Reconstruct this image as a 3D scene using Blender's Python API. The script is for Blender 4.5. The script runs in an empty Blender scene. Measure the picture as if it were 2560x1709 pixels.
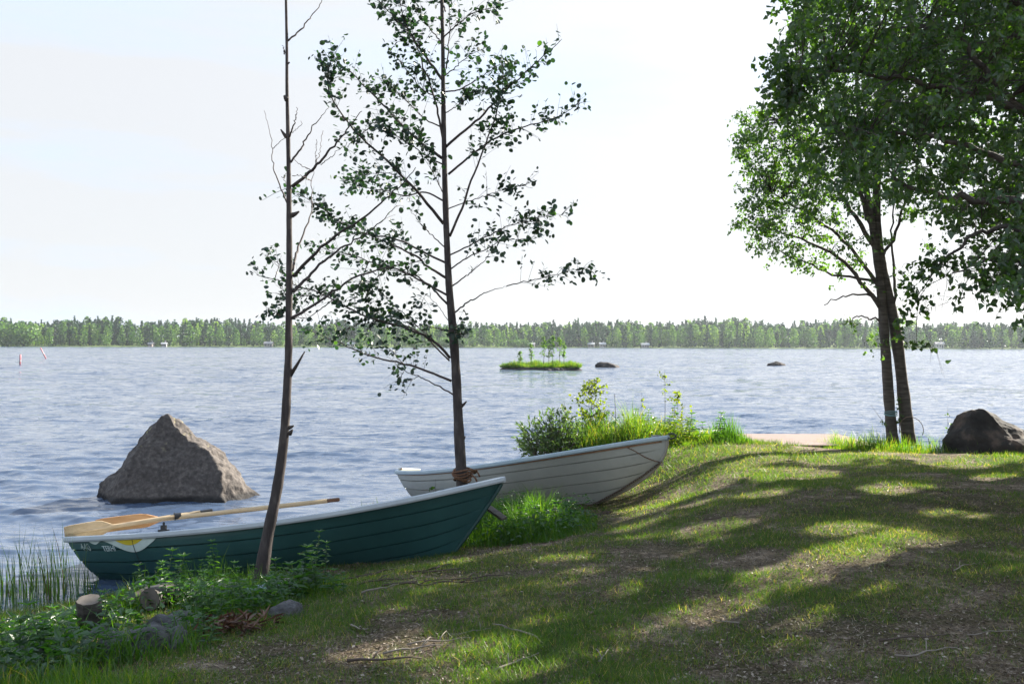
import bpy, math, random
import numpy as np
from mathutils import Vector, Matrix, noise as mnoise
random.seed(7); rng = np.random.default_rng(7)
S = bpy.context.scene; C = S.collection
R = math.radians

# ------------------------------------------------------------------ camera
CAMZ, F, HY, CX = 2.4, 2489.0, 860.0, 1280.0
cam = bpy.data.cameras.new('camera'); co = bpy.data.objects.new('camera', cam); C.objects.link(co)
cam.lens = 35; cam.sensor_width = 36; cam.clip_end = 8000; cam.clip_start = 0.05
co.location = (0, 0, CAMZ)
co.rotation_euler = (Matrix.Rotation(R(90.125), 3, 'X') @ Matrix.Rotation(R(0.16), 3, 'Z')).to_euler()
S.camera = co

# ------------------------------------------------------------------ light
SUN_EL, SUN_AZ = 30.0, 50.0          # azimuth from the view direction (+Y) towards +X
sd = Vector((math.cos(R(SUN_EL))*math.sin(R(SUN_AZ)), math.cos(R(SUN_EL))*math.cos(R(SUN_AZ)), math.sin(R(SUN_EL))))
sun = bpy.data.lights.new('sun', 'SUN'); so = bpy.data.objects.new('sun', sun); C.objects.link(so)
sun.energy = 5.0; sun.angle = R(0.5); sun.color = (1.0, 0.93, 0.80)
so.rotation_euler = sd.to_track_quat('Z', 'Y').to_euler(); so.location = (20, 20, 40)
w = bpy.data.worlds.new('World'); S.world = w; w.use_nodes = True
nt = w.node_tree; bg = nt.nodes['Background']
sky = nt.nodes.new('ShaderNodeTexSky'); sky.sky_type = 'NISHITA'; sky.sun_disc = False
sky.sun_elevation = R(SUN_EL); sky.sun_rotation = R(SUN_AZ); sky.air_density = 1.0; sky.dust_density = 1.2; sky.ozone_density = 1.5
tc = nt.nodes.new('ShaderNodeTexCoord'); mp = nt.nodes.new('ShaderNodeMapping')
mp.inputs['Scale'].default_value = (1.2, 1.2, 7.0); mp.inputs['Rotation'].default_value = (0.05, 0.1, 0.4)
nz = nt.nodes.new('ShaderNodeTexNoise'); nz.inputs['Scale'].default_value = 1.3; nz.inputs['Detail'].default_value = 7; nz.inputs['Roughness'].default_value = 0.55
rp = nt.nodes.new('ShaderNodeValToRGB'); rp.color_ramp.elements[0].position = 0.36; rp.color_ramp.elements[1].position = 0.72
rp.color_ramp.elements[0].color = (0.12,)*3+(1,); rp.color_ramp.elements[1].color = (1.0,)*3+(1,)
mx = nt.nodes.new('ShaderNodeMixRGB'); mx.inputs['Color2'].default_value = (3.45, 3.6, 3.85, 1)
nt.links.new(nz.outputs['Fac'], rp.inputs[0])
sxyz = nt.nodes.new('ShaderNodeSeparateXYZ'); nt.links.new(tc.outputs['Generated'], sxyz.inputs[0])
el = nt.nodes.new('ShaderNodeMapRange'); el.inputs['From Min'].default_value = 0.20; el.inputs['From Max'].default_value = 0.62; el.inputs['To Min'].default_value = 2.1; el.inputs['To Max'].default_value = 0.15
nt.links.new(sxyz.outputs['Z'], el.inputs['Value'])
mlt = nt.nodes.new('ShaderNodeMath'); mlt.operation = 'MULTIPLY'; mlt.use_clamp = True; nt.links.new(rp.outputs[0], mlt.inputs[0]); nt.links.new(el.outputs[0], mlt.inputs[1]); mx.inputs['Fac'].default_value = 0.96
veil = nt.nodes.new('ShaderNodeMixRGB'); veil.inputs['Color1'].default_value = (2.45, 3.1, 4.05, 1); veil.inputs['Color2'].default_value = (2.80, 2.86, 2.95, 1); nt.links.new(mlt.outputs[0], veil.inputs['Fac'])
# thin cloud glows a little towards the sun
dt = nt.nodes.new('ShaderNodeVectorMath'); dt.operation = 'DOT_PRODUCT'; dt.inputs[1].default_value = tuple(sd); nt.links.new(tc.outputs['Generated'], dt.inputs[0])
mxm = nt.nodes.new('ShaderNodeMath'); mxm.operation = 'MAXIMUM'; mxm.inputs[1].default_value = 0; nt.links.new(dt.outputs['Value'], mxm.inputs[0])
pw = nt.nodes.new('ShaderNodeMath'); pw.operation = 'POWER'; pw.inputs[1].default_value = 5; nt.links.new(mxm.outputs[0], pw.inputs[0])
ma = nt.nodes.new('ShaderNodeMath'); ma.operation = 'MULTIPLY_ADD'; ma.inputs[1].default_value = .7; ma.inputs[2].default_value = 1.0; nt.links.new(pw.outputs[0], ma.inputs[0])
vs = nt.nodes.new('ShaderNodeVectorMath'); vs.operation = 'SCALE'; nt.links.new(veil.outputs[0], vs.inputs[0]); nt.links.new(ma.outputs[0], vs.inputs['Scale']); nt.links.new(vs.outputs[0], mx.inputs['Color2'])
nt.links.new(tc.outputs['Generated'], mp.inputs['Vector']); nt.links.new(mp.outputs[0], nz.inputs['Vector'])
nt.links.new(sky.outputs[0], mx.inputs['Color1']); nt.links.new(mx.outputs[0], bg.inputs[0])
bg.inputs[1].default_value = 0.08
S.view_settings.view_transform = 'Standard'; S.view_settings.look = 'None'
S.view_settings.exposure = 1.95; S.view_settings.gamma = 1
S.cycles.max_bounces = 8; S.cycles.transparent_max_bounces = 8
try:
    S.cycles.sample_clamp_indirect = 6
except Exception: pass

def P(px, py, d):
    """world point seen at a pixel of the 2560 wide photograph, at distance d along the view"""
    return np.array(((px-CX)/F*d, d, CAMZ-(py-HY)/F*d))

# ------------------------------------------------------------------ numpy noise
def vnoise(x, y, seed=0):
    xi = np.floor(x).astype(np.int64); yi = np.floor(y).astype(np.int64)
    xf = x-xi; yf = y-yi; u = xf*xf*(3-2*xf); v = yf*yf*(3-2*yf)
    def h(a, b):
        n = (a*374761393 + b*668265263 + seed*1442695041) & 0x7fffffff
        n = ((n ^ (n >> 13))*1274126177) & 0x7fffffff
        return ((n ^ (n >> 16)) & 0xffff)/65535.0
    return (h(xi, yi)*(1-u)+h(xi+1, yi)*u)*(1-v)+(h(xi, yi+1)*(1-u)+h(xi+1, yi+1)*u)*v
def fbm(x, y, o=4, seed=0):
    x = np.asarray(x, float); y = np.asarray(y, float)
    s = 0; a = 1; t = 0
    for i in range(o):
        s = s+a*vnoise(x*2**i+17*i, y*2**i-9*i, seed+i); t += a; a *= .5
    return s/t
def sstep(a, b, x):
    t = np.clip((np.asarray(x, float)-a)/(b-a), 0, 1); return t*t*(3-2*t)

# ------------------------------------------------------------------ ground height
SH = np.array([(-60,-25),(-14,3),(-8,6.6),(-5.4,8.1),(-4.6,8.75),(-3.9,9.25),(-3.0,9.9),(-2.2,10.8),(-1.5,11.9),(-0.9,13.2),(-0.3,14.8),(0.2,15.9),(1.0,17.0),(2.2,18.0),
               (4.2,18.5),(5.6,18.2),(6.8,17.6),(7.4,17.0),(8.2,16.9),(9.2,17.4),(12,19.3),(18,23),(34,30),(80,45),(300,90),(4000,300)], float)
def shore_dist(x, y):
    x = np.asarray(x, float); y = np.asarray(y, float)
    best = np.full(x.shape, 1e18); sg = np.ones(x.shape)
    for (x0, y0), (x1, y1) in zip(SH[:-1], SH[1:]):
        dx, dy = x1-x0, y1-y0
        t = np.clip(((x-x0)*dx+(y-y0)*dy)/(dx*dx+dy*dy), 0, 1)
        qx, qy = x-(x0+t*dx), y-(y0+t*dy)
        d2 = qx*qx+qy*qy
        cr = dx*(y-y0)-dy*(x-x0)
        m = d2 < best
        best = np.where(m, d2, best); sg = np.where(m, np.where(cr < 0, 1., -1.), sg)
    return np.sqrt(best)*sg
def far_line(x): return 648+14*np.sin(x*.011+1)+9*np.sin(x*.031)+np.where(x < -255, -30*sstep(-255, -300, x), 0)
def gz(x, y):
    x = np.asarray(x, float); y = np.asarray(y, float)
    d = shore_dist(x, y)
    L = 2.4+(0.65-2.4)*sstep(1.2, 3.1, x)
    L = L+(.6-L)*sstep(14.2, 15.6, y)*sstep(-1, .2, x)+.8*np.exp(-((x+.6)**2+(y-10.2)**2)/3)+2.2*np.exp(-((x+4.4)**2+(y-7.3)**2)/4)
    L = L+1.6*np.exp(-((x-1.3)**2+(y-12.7)**2)/1.6)
    land = 0.74*(1-np.exp(-np.clip(d, 0, None)/L))
    bed = -1.6*(1-np.exp(np.clip(d, None, 0)/6.0))
    z = np.where(d > 0, land, bed)
    z = z+np.where(d > 0, 1, .4)*sstep(-.5, 1.5, d)*((fbm(x*.55, y*.55, 3, 3)-.5)*.16+(fbm(x*3, y*3, 2, 8)-.5)*.03)
    z = z+.10*np.exp(-((x-3.0)**2/1.2+(y-16.2)**2/2.0))
    fl = far_line(x)
    f = y-fl
    zf = -1.6+2.0*sstep(-14, 6, f)+7*sstep(10, 220, f)
    return np.where(y > 560, np.maximum(zf, -1.6), z)
def gz1(x, y): return float(gz(np.array([x]), np.array([y]))[0])

# ------------------------------------------------------------------ mesh helpers
def mesh_np(name, V, faces_flat, loop_tot, mat=None, tint=None, smooth=False):
    me = bpy.data.meshes.new(name)
    V = np.ascontiguousarray(V, dtype=np.float32); n = len(V)
    lt = np.asarray(loop_tot, dtype=np.int32); fl = np.asarray(faces_flat, dtype=np.int32)
    me.vertices.add(n); me.vertices.foreach_set('co', V.ravel())
    me.loops.add(len(fl)); me.loops.foreach_set('vertex_index', fl)
    me.polygons.add(len(lt)); st = np.zeros(len(lt), np.int32); st[1:] = np.cumsum(lt)[:-1]
    me.polygons.foreach_set('loop_start', st); me.polygons.foreach_set('loop_total', lt)
    me.polygons.foreach_set('use_smooth', np.full(len(lt), bool(smooth)))
    me.update(calc_edges=True); me.validate(verbose=False)
    if tint is not None and len(me.vertices) == len(tint):
        a = me.attributes.new('tint', 'FLOAT', 'POINT'); a.data.foreach_set('value', np.asarray(tint, np.float32))
    if mat: me.materials.append(mat)
    return me
def link(name, me, parent=None):
    o = bpy.data.objects.new(name, me); C.objects.link(o)
    if parent: o.parent = parent
    return o
def tag(o, label=None, cat=None, group=None, kind=None):
    if label: o['label'] = label
    if cat: o['category'] = cat
    if group: o['group'] = group
    if kind: o['kind'] = kind
    return o
def empty(name, loc, label=None, cat=None, group=None):
    o = bpy.data.objects.new(name, None); C.objects.link(o); o.location = loc; o.empty_display_size = .2
    return tag(o, label, cat, group)
def copy_thing(o, loc, rz=0, sc=1, label=None, name=None):
    c = o.copy(); C.objects.link(c); c.location = loc; c.rotation_euler = (0, 0, rz); c.scale = (sc,)*3
    if label: c['label'] = label
    for ch in list(o.children):
        k = ch.copy(); C.objects.link(k); k.parent = c
    return c
class MB:
    def __init__(s): s.V = []; s.F = []; s.T = []; s.t = .5
    def add(s, V, F):
        b = len(s.V); s.V += [tuple(v) for v in V]; s.F += [tuple(i+b for i in f) for f in F]; s.T += [s.t]*len(V)
    def tube(s, pts, rad, n=6, cap=True):
        pts = [Vector(p) for p in pts]; m = len(pts)
        if not hasattr(rad, '__len__'): rad = [rad]*m
        V = []; F = []; up = None
        for i, p in enumerate(pts):
            t = (pts[min(i+1, m-1)]-pts[max(i-1, 0)])
            t = t.normalized() if t.length > 1e-9 else Vector((0, 0, 1))
            if up is None:
                up = t.orthogonal().normalized()
            up = (up-t*up.dot(t)); up = up.normalized() if up.length > 1e-6 else t.orthogonal().normalized()
            sdv = t.cross(up)
            for k in range(n):
                a = 2*math.pi*k/n; V.append(p+(up*math.cos(a)+sdv*math.sin(a))*rad[i])
        for i in range(m-1):
            for k in range(n):
                a = i*n+k; b = i*n+(k+1) % n; F.append((a, b, b+n, a+n))
        if cap: F.append(tuple(range(n-1, -1, -1))); F.append(tuple((m-1)*n+k for k in range(n)))
        s.add(V, F)
    def box(s, c, size, M=None, bev=0):
        x, y, z = [v/2 for v in size]; c = Vector(c)
        pts = [Vector((sx*x, sy*y, sz*z)) for sz in (-1, 1) for sy in (-1, 1) for sx in (-1, 1)]
        if M: pts = [M @ p for p in pts]
        s.add([p+c for p in pts], [(0, 2, 3, 1), (4, 5, 7, 6), (0, 1, 5, 4), (2, 6, 7, 3), (0, 4, 6, 2), (1, 3, 7, 5)])
    def mesh(s, name, mat, smooth=False):
        fl = [i for f in s.F for i in f]
        return mesh_np(name, np.array(s.V).reshape(-1, 3), fl, [len(f) for f in s.F], mat, s.T, smooth)
    def obj(s, name, mat, parent=None, smooth=False): return link(name, s.mesh(name, mat, smooth), parent)
def bevel(o, wd=.004, seg=2):
    m = o.modifiers.new('bevel', 'BEVEL'); m.width = wd; m.segments = seg; m.limit_method = 'ANGLE'; return o
def recentre(o, loc):
    loc = Vector(loc); o.data.transform(Matrix.Translation(-loc)); o.location = loc; return o

def norm(a): return a/np.maximum(np.linalg.norm(a, axis=-1, keepdims=True), 1e-9)
def rand_dirs(n):
    return norm(rng.normal(size=(n, 3)))
TEMPL = {
 'diamond': (np.array([(0,0,0),(.45,-.5,.10),(1,0,-.04),(.45,.5,.10)], float), [(0,1,2),(0,2,3)]),
 'round': (np.array([(0,0,0),(.15,-.36,.04),(.5,-.5,.07),(.85,-.36,.02),(1,0,-.05),(.85,.36,.02),(.5,.5,.07),(.15,.36,.04)], float), [(0,1,2,3,4),(0,4,5,6,7)]),
 'birch': (np.array([(0,0,0),(.22,-.5,.08),(.6,-.3,.05),(1,0,-.08),(.6,.3,.05),(.22,.5,.08)], float), [(0,1,2,3),(0,3,4,5)]),
 'lance': (np.array([(0,0,0),(.35,-.5,.03),(.7,-.3,-.08),(1,0,-.28),(.7,.3,-.08),(.35,.5,.03)], float), [(0,1,2,3),(0,3,4,5)]),
}
def leaf_geo(pos, d, nrm, L, W, shape, tint):
    T, Fc = TEMPL[shape]; n = len(pos); k = len(T)
    d = norm(d); s_ = norm(np.cross(d, nrm)); nn = np.cross(s_, d)
    L = np.broadcast_to(L, (n,)); W = np.broadcast_to(W, (n,))
    V = pos[:, None, :]+T[None, :, 0:1]*(L[:, None]*1)[:, :, None]*d[:, None, :] \
        + T[None, :, 1:2]*W[:, None, None]*s_[:, None, :]+T[None, :, 2:3]*L[:, None, None]*nn[:, None, :]
    V = V.reshape(-1, 3); base = (np.arange(n)*k)[:, None]
    flat = np.concatenate([np.array(f)[None, :]+base for f in Fc], axis=1).ravel()
    lt = np.tile([len(f) for f in Fc], n)
    return V, flat, lt, np.repeat(tint, k)
def merge_geo(gs):
    V = []; Fl = []; LT = []; T = []; b = 0
    for v, f, l, t in gs:
        V.append(v); Fl.append(np.asarray(f)+b); LT.append(l); T.append(t); b += len(v)
    return np.concatenate(V), np.concatenate(Fl), np.concatenate(LT), np.concatenate(T)
def mb_geo(mb, tint=None):
    return (np.array(mb.V, float).reshape(-1, 3), np.array([i for f in mb.F for i in f]), np.array([len(f) for f in mb.F]), np.array(mb.T) if tint is None else np.full(len(mb.V), tint))
def blade_geo(root, h, wd, lean, tint, seg=3):
    """grass blades: root (n,3), height, width, lean vector (n,2) of tip offset"""
    n = len(root); ang = rng.uniform(0, math.tau, n)
    sx = np.stack([np.cos(ang), np.sin(ang), np.zeros(n)], 1)*wd[:, None]*.5
    rows = []
    lv = np.concatenate([lean, np.zeros((n, 1))], 1)
    for i in range(seg):
        t = i/seg; c = root+lv*(t**2)[..., None] if False else root+lv*(t*t)+np.array([0, 0, 1.])*(h*(t-.12*t*t*np.clip(np.linalg.norm(lean, axis=1)/np.maximum(h, 1e-3), 0, 3)))[:, None]
        ww = 1-.55*t
        rows += [c-sx*ww, c+sx*ww]
    tip = root+lv+np.array([0, 0, 1.])*(h*(1-.12*np.clip(np.linalg.norm(lean, axis=1)/np.maximum(h, 1e-3), 0, 3)))[:, None]
    rows.append(tip); k = 2*seg+1
    V = np.stack(rows, 1).reshape(-1, 3)
    Fc = [(2*i, 2*i+1, 2*i+3, 2*i+2) for i in range(seg-1)]+[(2*seg-2, 2*seg-1, 2*seg)]
    base = (np.arange(n)*k)[:, None]
    flat = np.concatenate([np.array(f)[None]+base for f in Fc], axis=1).ravel()
    return V, flat, np.tile([len(f) for f in Fc], n), np.repeat(tint, k)

# ------------------------------------------------------------------ materials
def mat(name):
    m = bpy.data.materials.new(name); m.use_nodes = True; t = m.node_tree
    return m, t, t.nodes['Principled BSDF']
def N(t, typ, **kw):
    n = t.nodes.new(typ)
    for k, v in kw.items():
        if hasattr(n, k): setattr(n, k, v)
        else: n.inputs[k].default_value = v
    return n
def ramp(t, stops, src):
    r = t.nodes.new('ShaderNodeValToRGB'); e = r.color_ramp.elements
    while len(e) < len(stops): e.new(.5)
    for q, (p, c) in zip(e, stops): q.position = p; q.color = tuple(c)+(1,)
    t.links.new(src, r.inputs[0]); return r
def coords(t, scale=(1, 1, 1), out='Object'):
    c = t.nodes.new('ShaderNodeTexCoord'); m = t.nodes.new('ShaderNodeMapping'); m.inputs['Scale'].default_value = scale
    t.links.new(c.outputs[out], m.inputs[0]); return m.outputs[0]
def noise_mat(name, stops, scale=8, detail=6, rough=.8, bump=.3, bscale=None, stretch=(1, 1, 1), dist=.01, spec=.3):
    m, t, p = mat(name); v = coords(t, stretch)
    a = N(t, 'ShaderNodeTexNoise', Scale=scale, Detail=detail, Roughness=.6); t.links.new(v, a.inputs['Vector'])
    r = ramp(t, stops, a.outputs['Fac']); t.links.new(r.outputs[0], p.inputs['Base Color'])
    p.inputs['Roughness'].default_value = rough; p.inputs['Specular IOR Level'].default_value = spec
    if bump:
        b = N(t, 'ShaderNodeTexNoise', Scale=bscale or scale*4, Detail=6); t.links.new(v, b.inputs['Vector'])
        bp = N(t, 'ShaderNodeBump', Strength=bump, Distance=dist); t.links.new(b.outputs['Fac'], bp.inputs['Height']); t.links.new(bp.outputs[0], p.inputs['Normal'])
    return m
def leaf_mat(name, stops, trans=.5, tcol=(1.3, 1.5, .35), gloss=.06, rough=.4):
    m, t, p = mat(name); out = t.nodes['Material Output']; t.nodes.remove(p)
    at = N(t, 'ShaderNodeAttribute', attribute_name='tint'); r = ramp(t, stops, at.outputs['Fac'])
    d = t.nodes.new('ShaderNodeBsdfDiffuse'); tr = t.nodes.new('ShaderNodeBsdfTranslucent'); g = t.nodes.new('ShaderNodeBsdfGlossy'); g.inputs['Roughness'].default_value = rough
    mm = N(t, 'ShaderNodeMixRGB', blend_type='MULTIPLY'); mm.inputs['Fac'].default_value = 1; mm.inputs['Color2'].default_value = tcol+(1,)
    t.links.new(r.outputs[0], d.inputs[0]); t.links.new(r.outputs[0], mm.inputs['Color1']); t.links.new(mm.outputs[0], tr.inputs[0])
    a = t.nodes.new('ShaderNodeMixShader'); a.inputs[0].default_value = trans; b = t.nodes.new('ShaderNodeMixShader'); b.inputs[0].default_value = gloss
    t.links.new(d.outputs[0], a.inputs[1]); t.links.new(tr.outputs[0], a.inputs[2]); t.links.new(a.outputs[0], b.inputs[1]); t.links.new(g.outputs[0], b.inputs[2])
    t.links.new(b.outputs[0], out.inputs[0]); return m
def plain(name, col, rough=.5, metal=0, var=.15, scale=6, bump=.05):
    lo = [c*(1-var) for c in col]; hi = [min(1, c*(1+var)) for c in col]
    m = noise_mat(name, [(.3, lo), (.7, hi)], scale=scale, rough=rough, bump=bump, spec=.5)
    m.node_tree.nodes['Principled BSDF'].inputs['Metallic'].default_value = metal; return m

M = {}
M['bark_alder'] = noise_mat('bark_alder', [(.3, (.028, .023, .024)), (.55, (.065, .054, .052)), (.75, (.14, .125, .115))], scale=14, bump=.6, stretch=(1, 1, .35), dist=.006)
M['bark_birch'] = noise_mat('bark_birch', [(.3, (.035, .03, .028)), (.6, (.10, .088, .08)), (.8, (.2, .18, .165))], scale=9, bump=.5, stretch=(.5, .5, 3), dist=.006)
M['twig'] = plain('twig_bark', (.06, .045, .042), .8)
M['leaf_alder'] = leaf_mat('leaf_alder', [(0, (.012, .028, .026)), (.85, (.020, .046, .030)), (1, (.08, .15, .03))], .33, (1.5, 2.0, .4))
M['leaf_birch'] = leaf_mat('leaf_birch', [(0, (.022, .055, .022)), (.6, (.035, .085, .025)), (1, (.08, .15, .03))], .55, (2.6, 2.6, .3))
M['leaf_birch_far'] = leaf_mat('leaf_birch_light', [(0, (.03, .07, .025)), (.6, (.05, .11, .03)), (1, (.10, .18, .035))], .58, (2.5, 2.5, .35))
M['grass'] = leaf_mat('grass_blade', [(0, (.02, .06, .012)), (.55, (.045, .11, .02)), (.85, (.11, .16, .035)), (1, (.25, .2, .1))], .58, (2.7, 2.6, .4), .04)
M['lawn'] = leaf_mat('lawn_blade', [(0, (.022, .055, .012)), (.5, (.05, .11, .02)), (.78, (.09, .13, .03)), (.9, (.18, .15, .085)), (1, (.34, .28, .19))], .52, (2.3, 2.3, .45), .03)
M['herb'] = leaf_mat('herb_leaf', [(0, (.015, .05, .018)), (.6, (.03, .09, .022)), (1, (.08, .17, .03))], .52, (2.3, 2.4, .35))
M['willow'] = leaf_mat('willow_leaf', [(0, (.03, .055, .035)), (.6, (.06, .11, .05)), (1, (.15, .24, .05))], .5, (2.2, 2.3, .4))
M['sap'] = leaf_mat('sapling_leaf', [(0, (.08, .14, .02)), (1, (.19, .24, .03))], .6, (1.6, 1.5, .3))
M['reed'] = leaf_mat('reed_stalk', [(0, (.07, .035, .02)), (.2, (.035, .075, .02)), (1, (.09, .19, .035))], .45, (2, 2.2, .4))
M['litter'] = leaf_mat('litter_flake', [(0, (.05, .035, .025)), (.5, (.15, .11, .08)), (1, (.42, .36, .29))], .1, (1, 1, 1), .03)
M['rock'] = noise_mat('granite', [(.3, (.050, .043, .040)), (.5, (.082, .070, .064)), (.72, (.15, .13, .115))], scale=18, detail=14, rough=.9, bump=.9, bscale=14, dist=.03)
M['rock_dark'] = noise_mat('dark_granite', [(.35, (.022, .02, .02)), (.52, (.045, .04, .038)), (.72, (.16, .115, .095))], scale=3, detail=10, rough=.9, bump=.8, bscale=14, dist=.02)
M['stone'] = noise_mat('grey_stone', [(.3, (.045, .045, .048)), (.7, (.11, .108, .11))], scale=6, detail=10, rough=.9, bump=.9, bscale=26, dist=.03)
M['oar'] = noise_mat('oar_wood', [(.3, (.42, .30, .17)), (.7, (.58, .44, .27))], scale=5, rough=.45, bump=.08, stretch=(.4, 5, 5), spec=.5)
M['oar_orange'] = noise_mat('varnished_blade', [(.3, (.50, .25, .10)), (.7, (.64, .36, .17))], scale=5, rough=.35, bump=.05, stretch=(.4, 5, 5), spec=.5)
M['rubber'] = plain('black_rubber', (.03, .03, .032), .6)
M['galv'] = plain('galvanised_metal', (.25, .25, .27), .5, .8)
M['rust'] = noise_mat('rusty_chain', [(.3, (.05, .04, .035)), (.7, (.16, .11, .085))], scale=30, rough=.8, bump=.3)
M['rope'] = noise_mat('brown_rope', [(.3, (.08, .04, .025)), (.7, (.24, .13, .08))], scale=60, rough=.95, bump=.6)
M['cord_blue'] = plain('blue_cord', (.16, .30, .34), .8)
M['wood_grey'] = noise_mat('weathered_wood', [(.3, (.12, .10, .085)), (.7, (.30, .265, .23))], scale=6, rough=.9, bump=.5, stretch=(.4, 6, 6), dist=.004)
M['wood_end'] = noise_mat('cut_wood', [(.3, (.08, .07, .06)), (.7, (.15, .13, .115))], scale=14, rough=.9, bump=.4, dist=.003)
M['deck'] = noise_mat('deck_boards', [(.3, (.17, .115, .10)), (.7, (.27, .20, .18))], scale=5, rough=.85, bump=.4, stretch=(.5, 5, 1), dist=.004)
M['post_red'] = plain('red_paint', (.50, .20, .22), .5)
M['cottage'] = plain('cottage_wall', (.5, .42, .36), .8)
M['cottage_grey'] = plain('grey_cottage_wall', (.28, .26, .26), .8)
M['cottage_white'] = plain('white_cottage_wall', (.5, .49, .47), .8)
M['roof'] = plain('cottage_roof', (.3, .29, .3), .7)
M['roof_light'] = plain('pale_cottage_roof', (.40, .41, .43), .7)
M['window'] = plain('dark_window', (.04, .05, .06), .2)

# water
m, t, p = mat('lake_water'); M['water'] = m
p.inputs['Base Color'].default_value = (.056, .082, .135, 1); p.inputs['Roughness'].default_value = .06; p.inputs['IOR'].default_value = 1.33
g = t.nodes.new('ShaderNodeNewGeometry')
def slopes(scale, amt, stretch):
    mp = N(t, 'ShaderNodeMapping'); mp.inputs['Scale'].default_value = stretch; t.links.new(g.outputs['Position'], mp.inputs[0])
    n1 = N(t, 'ShaderNodeTexNoise', Scale=scale, Detail=3, Roughness=.6); t.links.new(mp.outputs[0], n1.inputs['Vector'])
    s1 = N(t, 'ShaderNodeVectorMath', operation='SUBTRACT'); s1.inputs[1].default_value = (.5, .5, .5); t.links.new(n1.outputs['Color'], s1.inputs[0])
    s2 = N(t, 'ShaderNodeVectorMath', operation='MULTIPLY'); s2.inputs[1].default_value = amt; t.links.new(s1.outputs[0], s2.inputs[0]); return s2.outputs[0]
a1 = slopes(14, (.20, .60, 0), (.35, 1.2, 1)); a2 = slopes(4.5, (.2, .65, 0), (.32, 1.2, 1))
gust = N(t, 'ShaderNodeTexNoise', Scale=.035, Detail=3); mg = N(t, 'ShaderNodeMapping'); mg.inputs['Scale'].default_value = (.35, 1.6, 1); t.links.new(g.outputs['Position'], mg.inputs[0]); t.links.new(mg.outputs[0], gust.inputs['Vector'])
gr = N(t, 'ShaderNodeMapRange'); gr.inputs['From Min'].default_value = .35; gr.inputs['From Max'].default_value = .65; gr.inputs['To Min'].default_value = .65; gr.inputs['To Max'].default_value = 1.15; t.links.new(gust.outputs['Fac'], gr.inputs['Value'])
# waves are calmer close to the sheltered bank
sx = N(t, 'ShaderNodeSeparateXYZ'); t.links.new(g.outputs['Position'], sx.inputs[0])
cr = N(t, 'ShaderNodeMapRange'); cr.inputs['From Min'].default_value = 8; cr.inputs['From Max'].default_value = 45; cr.inputs['To Min'].default_value = .85; cr.inputs['To Max'].default_value = 2.6; t.links.new(sx.outputs['Y'], cr.inputs['Value'])
ml = N(t, 'ShaderNodeMath', operation='MULTIPLY'); t.links.new(gr.outputs[0], ml.inputs[0]); t.links.new(cr.outputs[0], ml.inputs[1])
ad = N(t, 'ShaderNodeVectorMath', operation='ADD'); t.links.new(a1, ad.inputs[0]); t.links.new(a2, ad.inputs[1])
sc = N(t, 'ShaderNodeVectorMath', operation='SCALE'); t.links.new(ad.outputs[0], sc.inputs[0]); t.links.new(ml.outputs[0], sc.inputs['Scale'])
ad2 = N(t, 'ShaderNodeVectorMath', operation='ADD'); t.links.new(sc.outputs[0], ad2.inputs[0]); t.links.new(g.outputs['Normal'], ad2.inputs[1])
nm = N(t, 'ShaderNodeVectorMath', operation='NORMALIZE'); t.links.new(ad2.outputs[0], nm.inputs[0]); t.links.new(nm.outputs[0], p.inputs['Normal'])

# soil / lawn ground
m, t, p = mat('lawn_soil'); M['ground'] = m
v = coords(t, (1, 1, 1))
n1 = N(t, 'ShaderNodeTexNoise', Scale=1.7, Detail=10, Roughness=.74); t.links.new(v, n1.inputs['Vector'])
r1 = ramp(t, [(.34, (.045, .055, .020)), (.46, (.085, .075, .036)), (.55, (.15, .115, .078)), (.66, (.36, .285, .22))], n1.outputs['Fac'])
n2 = N(t, 'ShaderNodeTexNoise', Scale=26, Detail=8, Roughness=.75); t.links.new(v, n2.inputs['Vector'])
r2 = ramp(t, [(.3, (.35, .33, .3)), (.5, (.8, .8, .8)), (.68, (1.7, 1.6, 1.5))], n2.outputs['Fac'])
mm = N(t, 'ShaderNodeMixRGB', blend_type='MULTIPLY'); mm.inputs['Fac'].default_value = 1; t.links.new(r1.outputs[0], mm.inputs['Color1']); t.links.new(r2.outputs[0], mm.inputs['Color2'])
gp = t.nodes.new('ShaderNodeNewGeometry'); sp = N(t, 'ShaderNodeSeparateXYZ'); t.links.new(gp.outputs['Position'], sp.inputs[0])
wet = N(t, 'ShaderNodeMapRange'); wet.inputs['From Min'].default_value = -.05; wet.inputs['From Max'].default_value = .22; t.links.new(sp.outputs['Z'], wet.inputs['Value'])
m2 = N(t, 'ShaderNodeMixRGB'); m2.inputs['Color1'].default_value = (.022, .018, .014, 1); t.links.new(wet.outputs[0], m2.inputs['Fac']); t.links.new(mm.outputs[0], m2.inputs['Color2'])
fy = N(t, 'ShaderNodeMapRange'); fy.inputs['From Min'].default_value = 300; fy.inputs['From Max'].default_value = 500; t.links.new(sp.outputs['Y'], fy.inputs['Value'])
m3 = N(t, 'ShaderNodeMixRGB'); m3.inputs['Color2'].default_value = (.14, .19, .06, 1); t.links.new(fy.outputs[0], m3.inputs['Fac']); t.links.new(m2.outputs[0], m3.inputs['Color1'])
t.links.new(m3.outputs[0], p.inputs['Base Color']); p.inputs['Roughness'].default_value = .95; p.inputs['Specular IOR Level'].default_value = .15
bp = N(t, 'ShaderNodeBump', Strength=.9, Distance=.03); t.links.new(n2.outputs['Fac'], bp.inputs['Height']); t.links.new(bp.outputs[0], p.inputs['Normal'])

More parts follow.
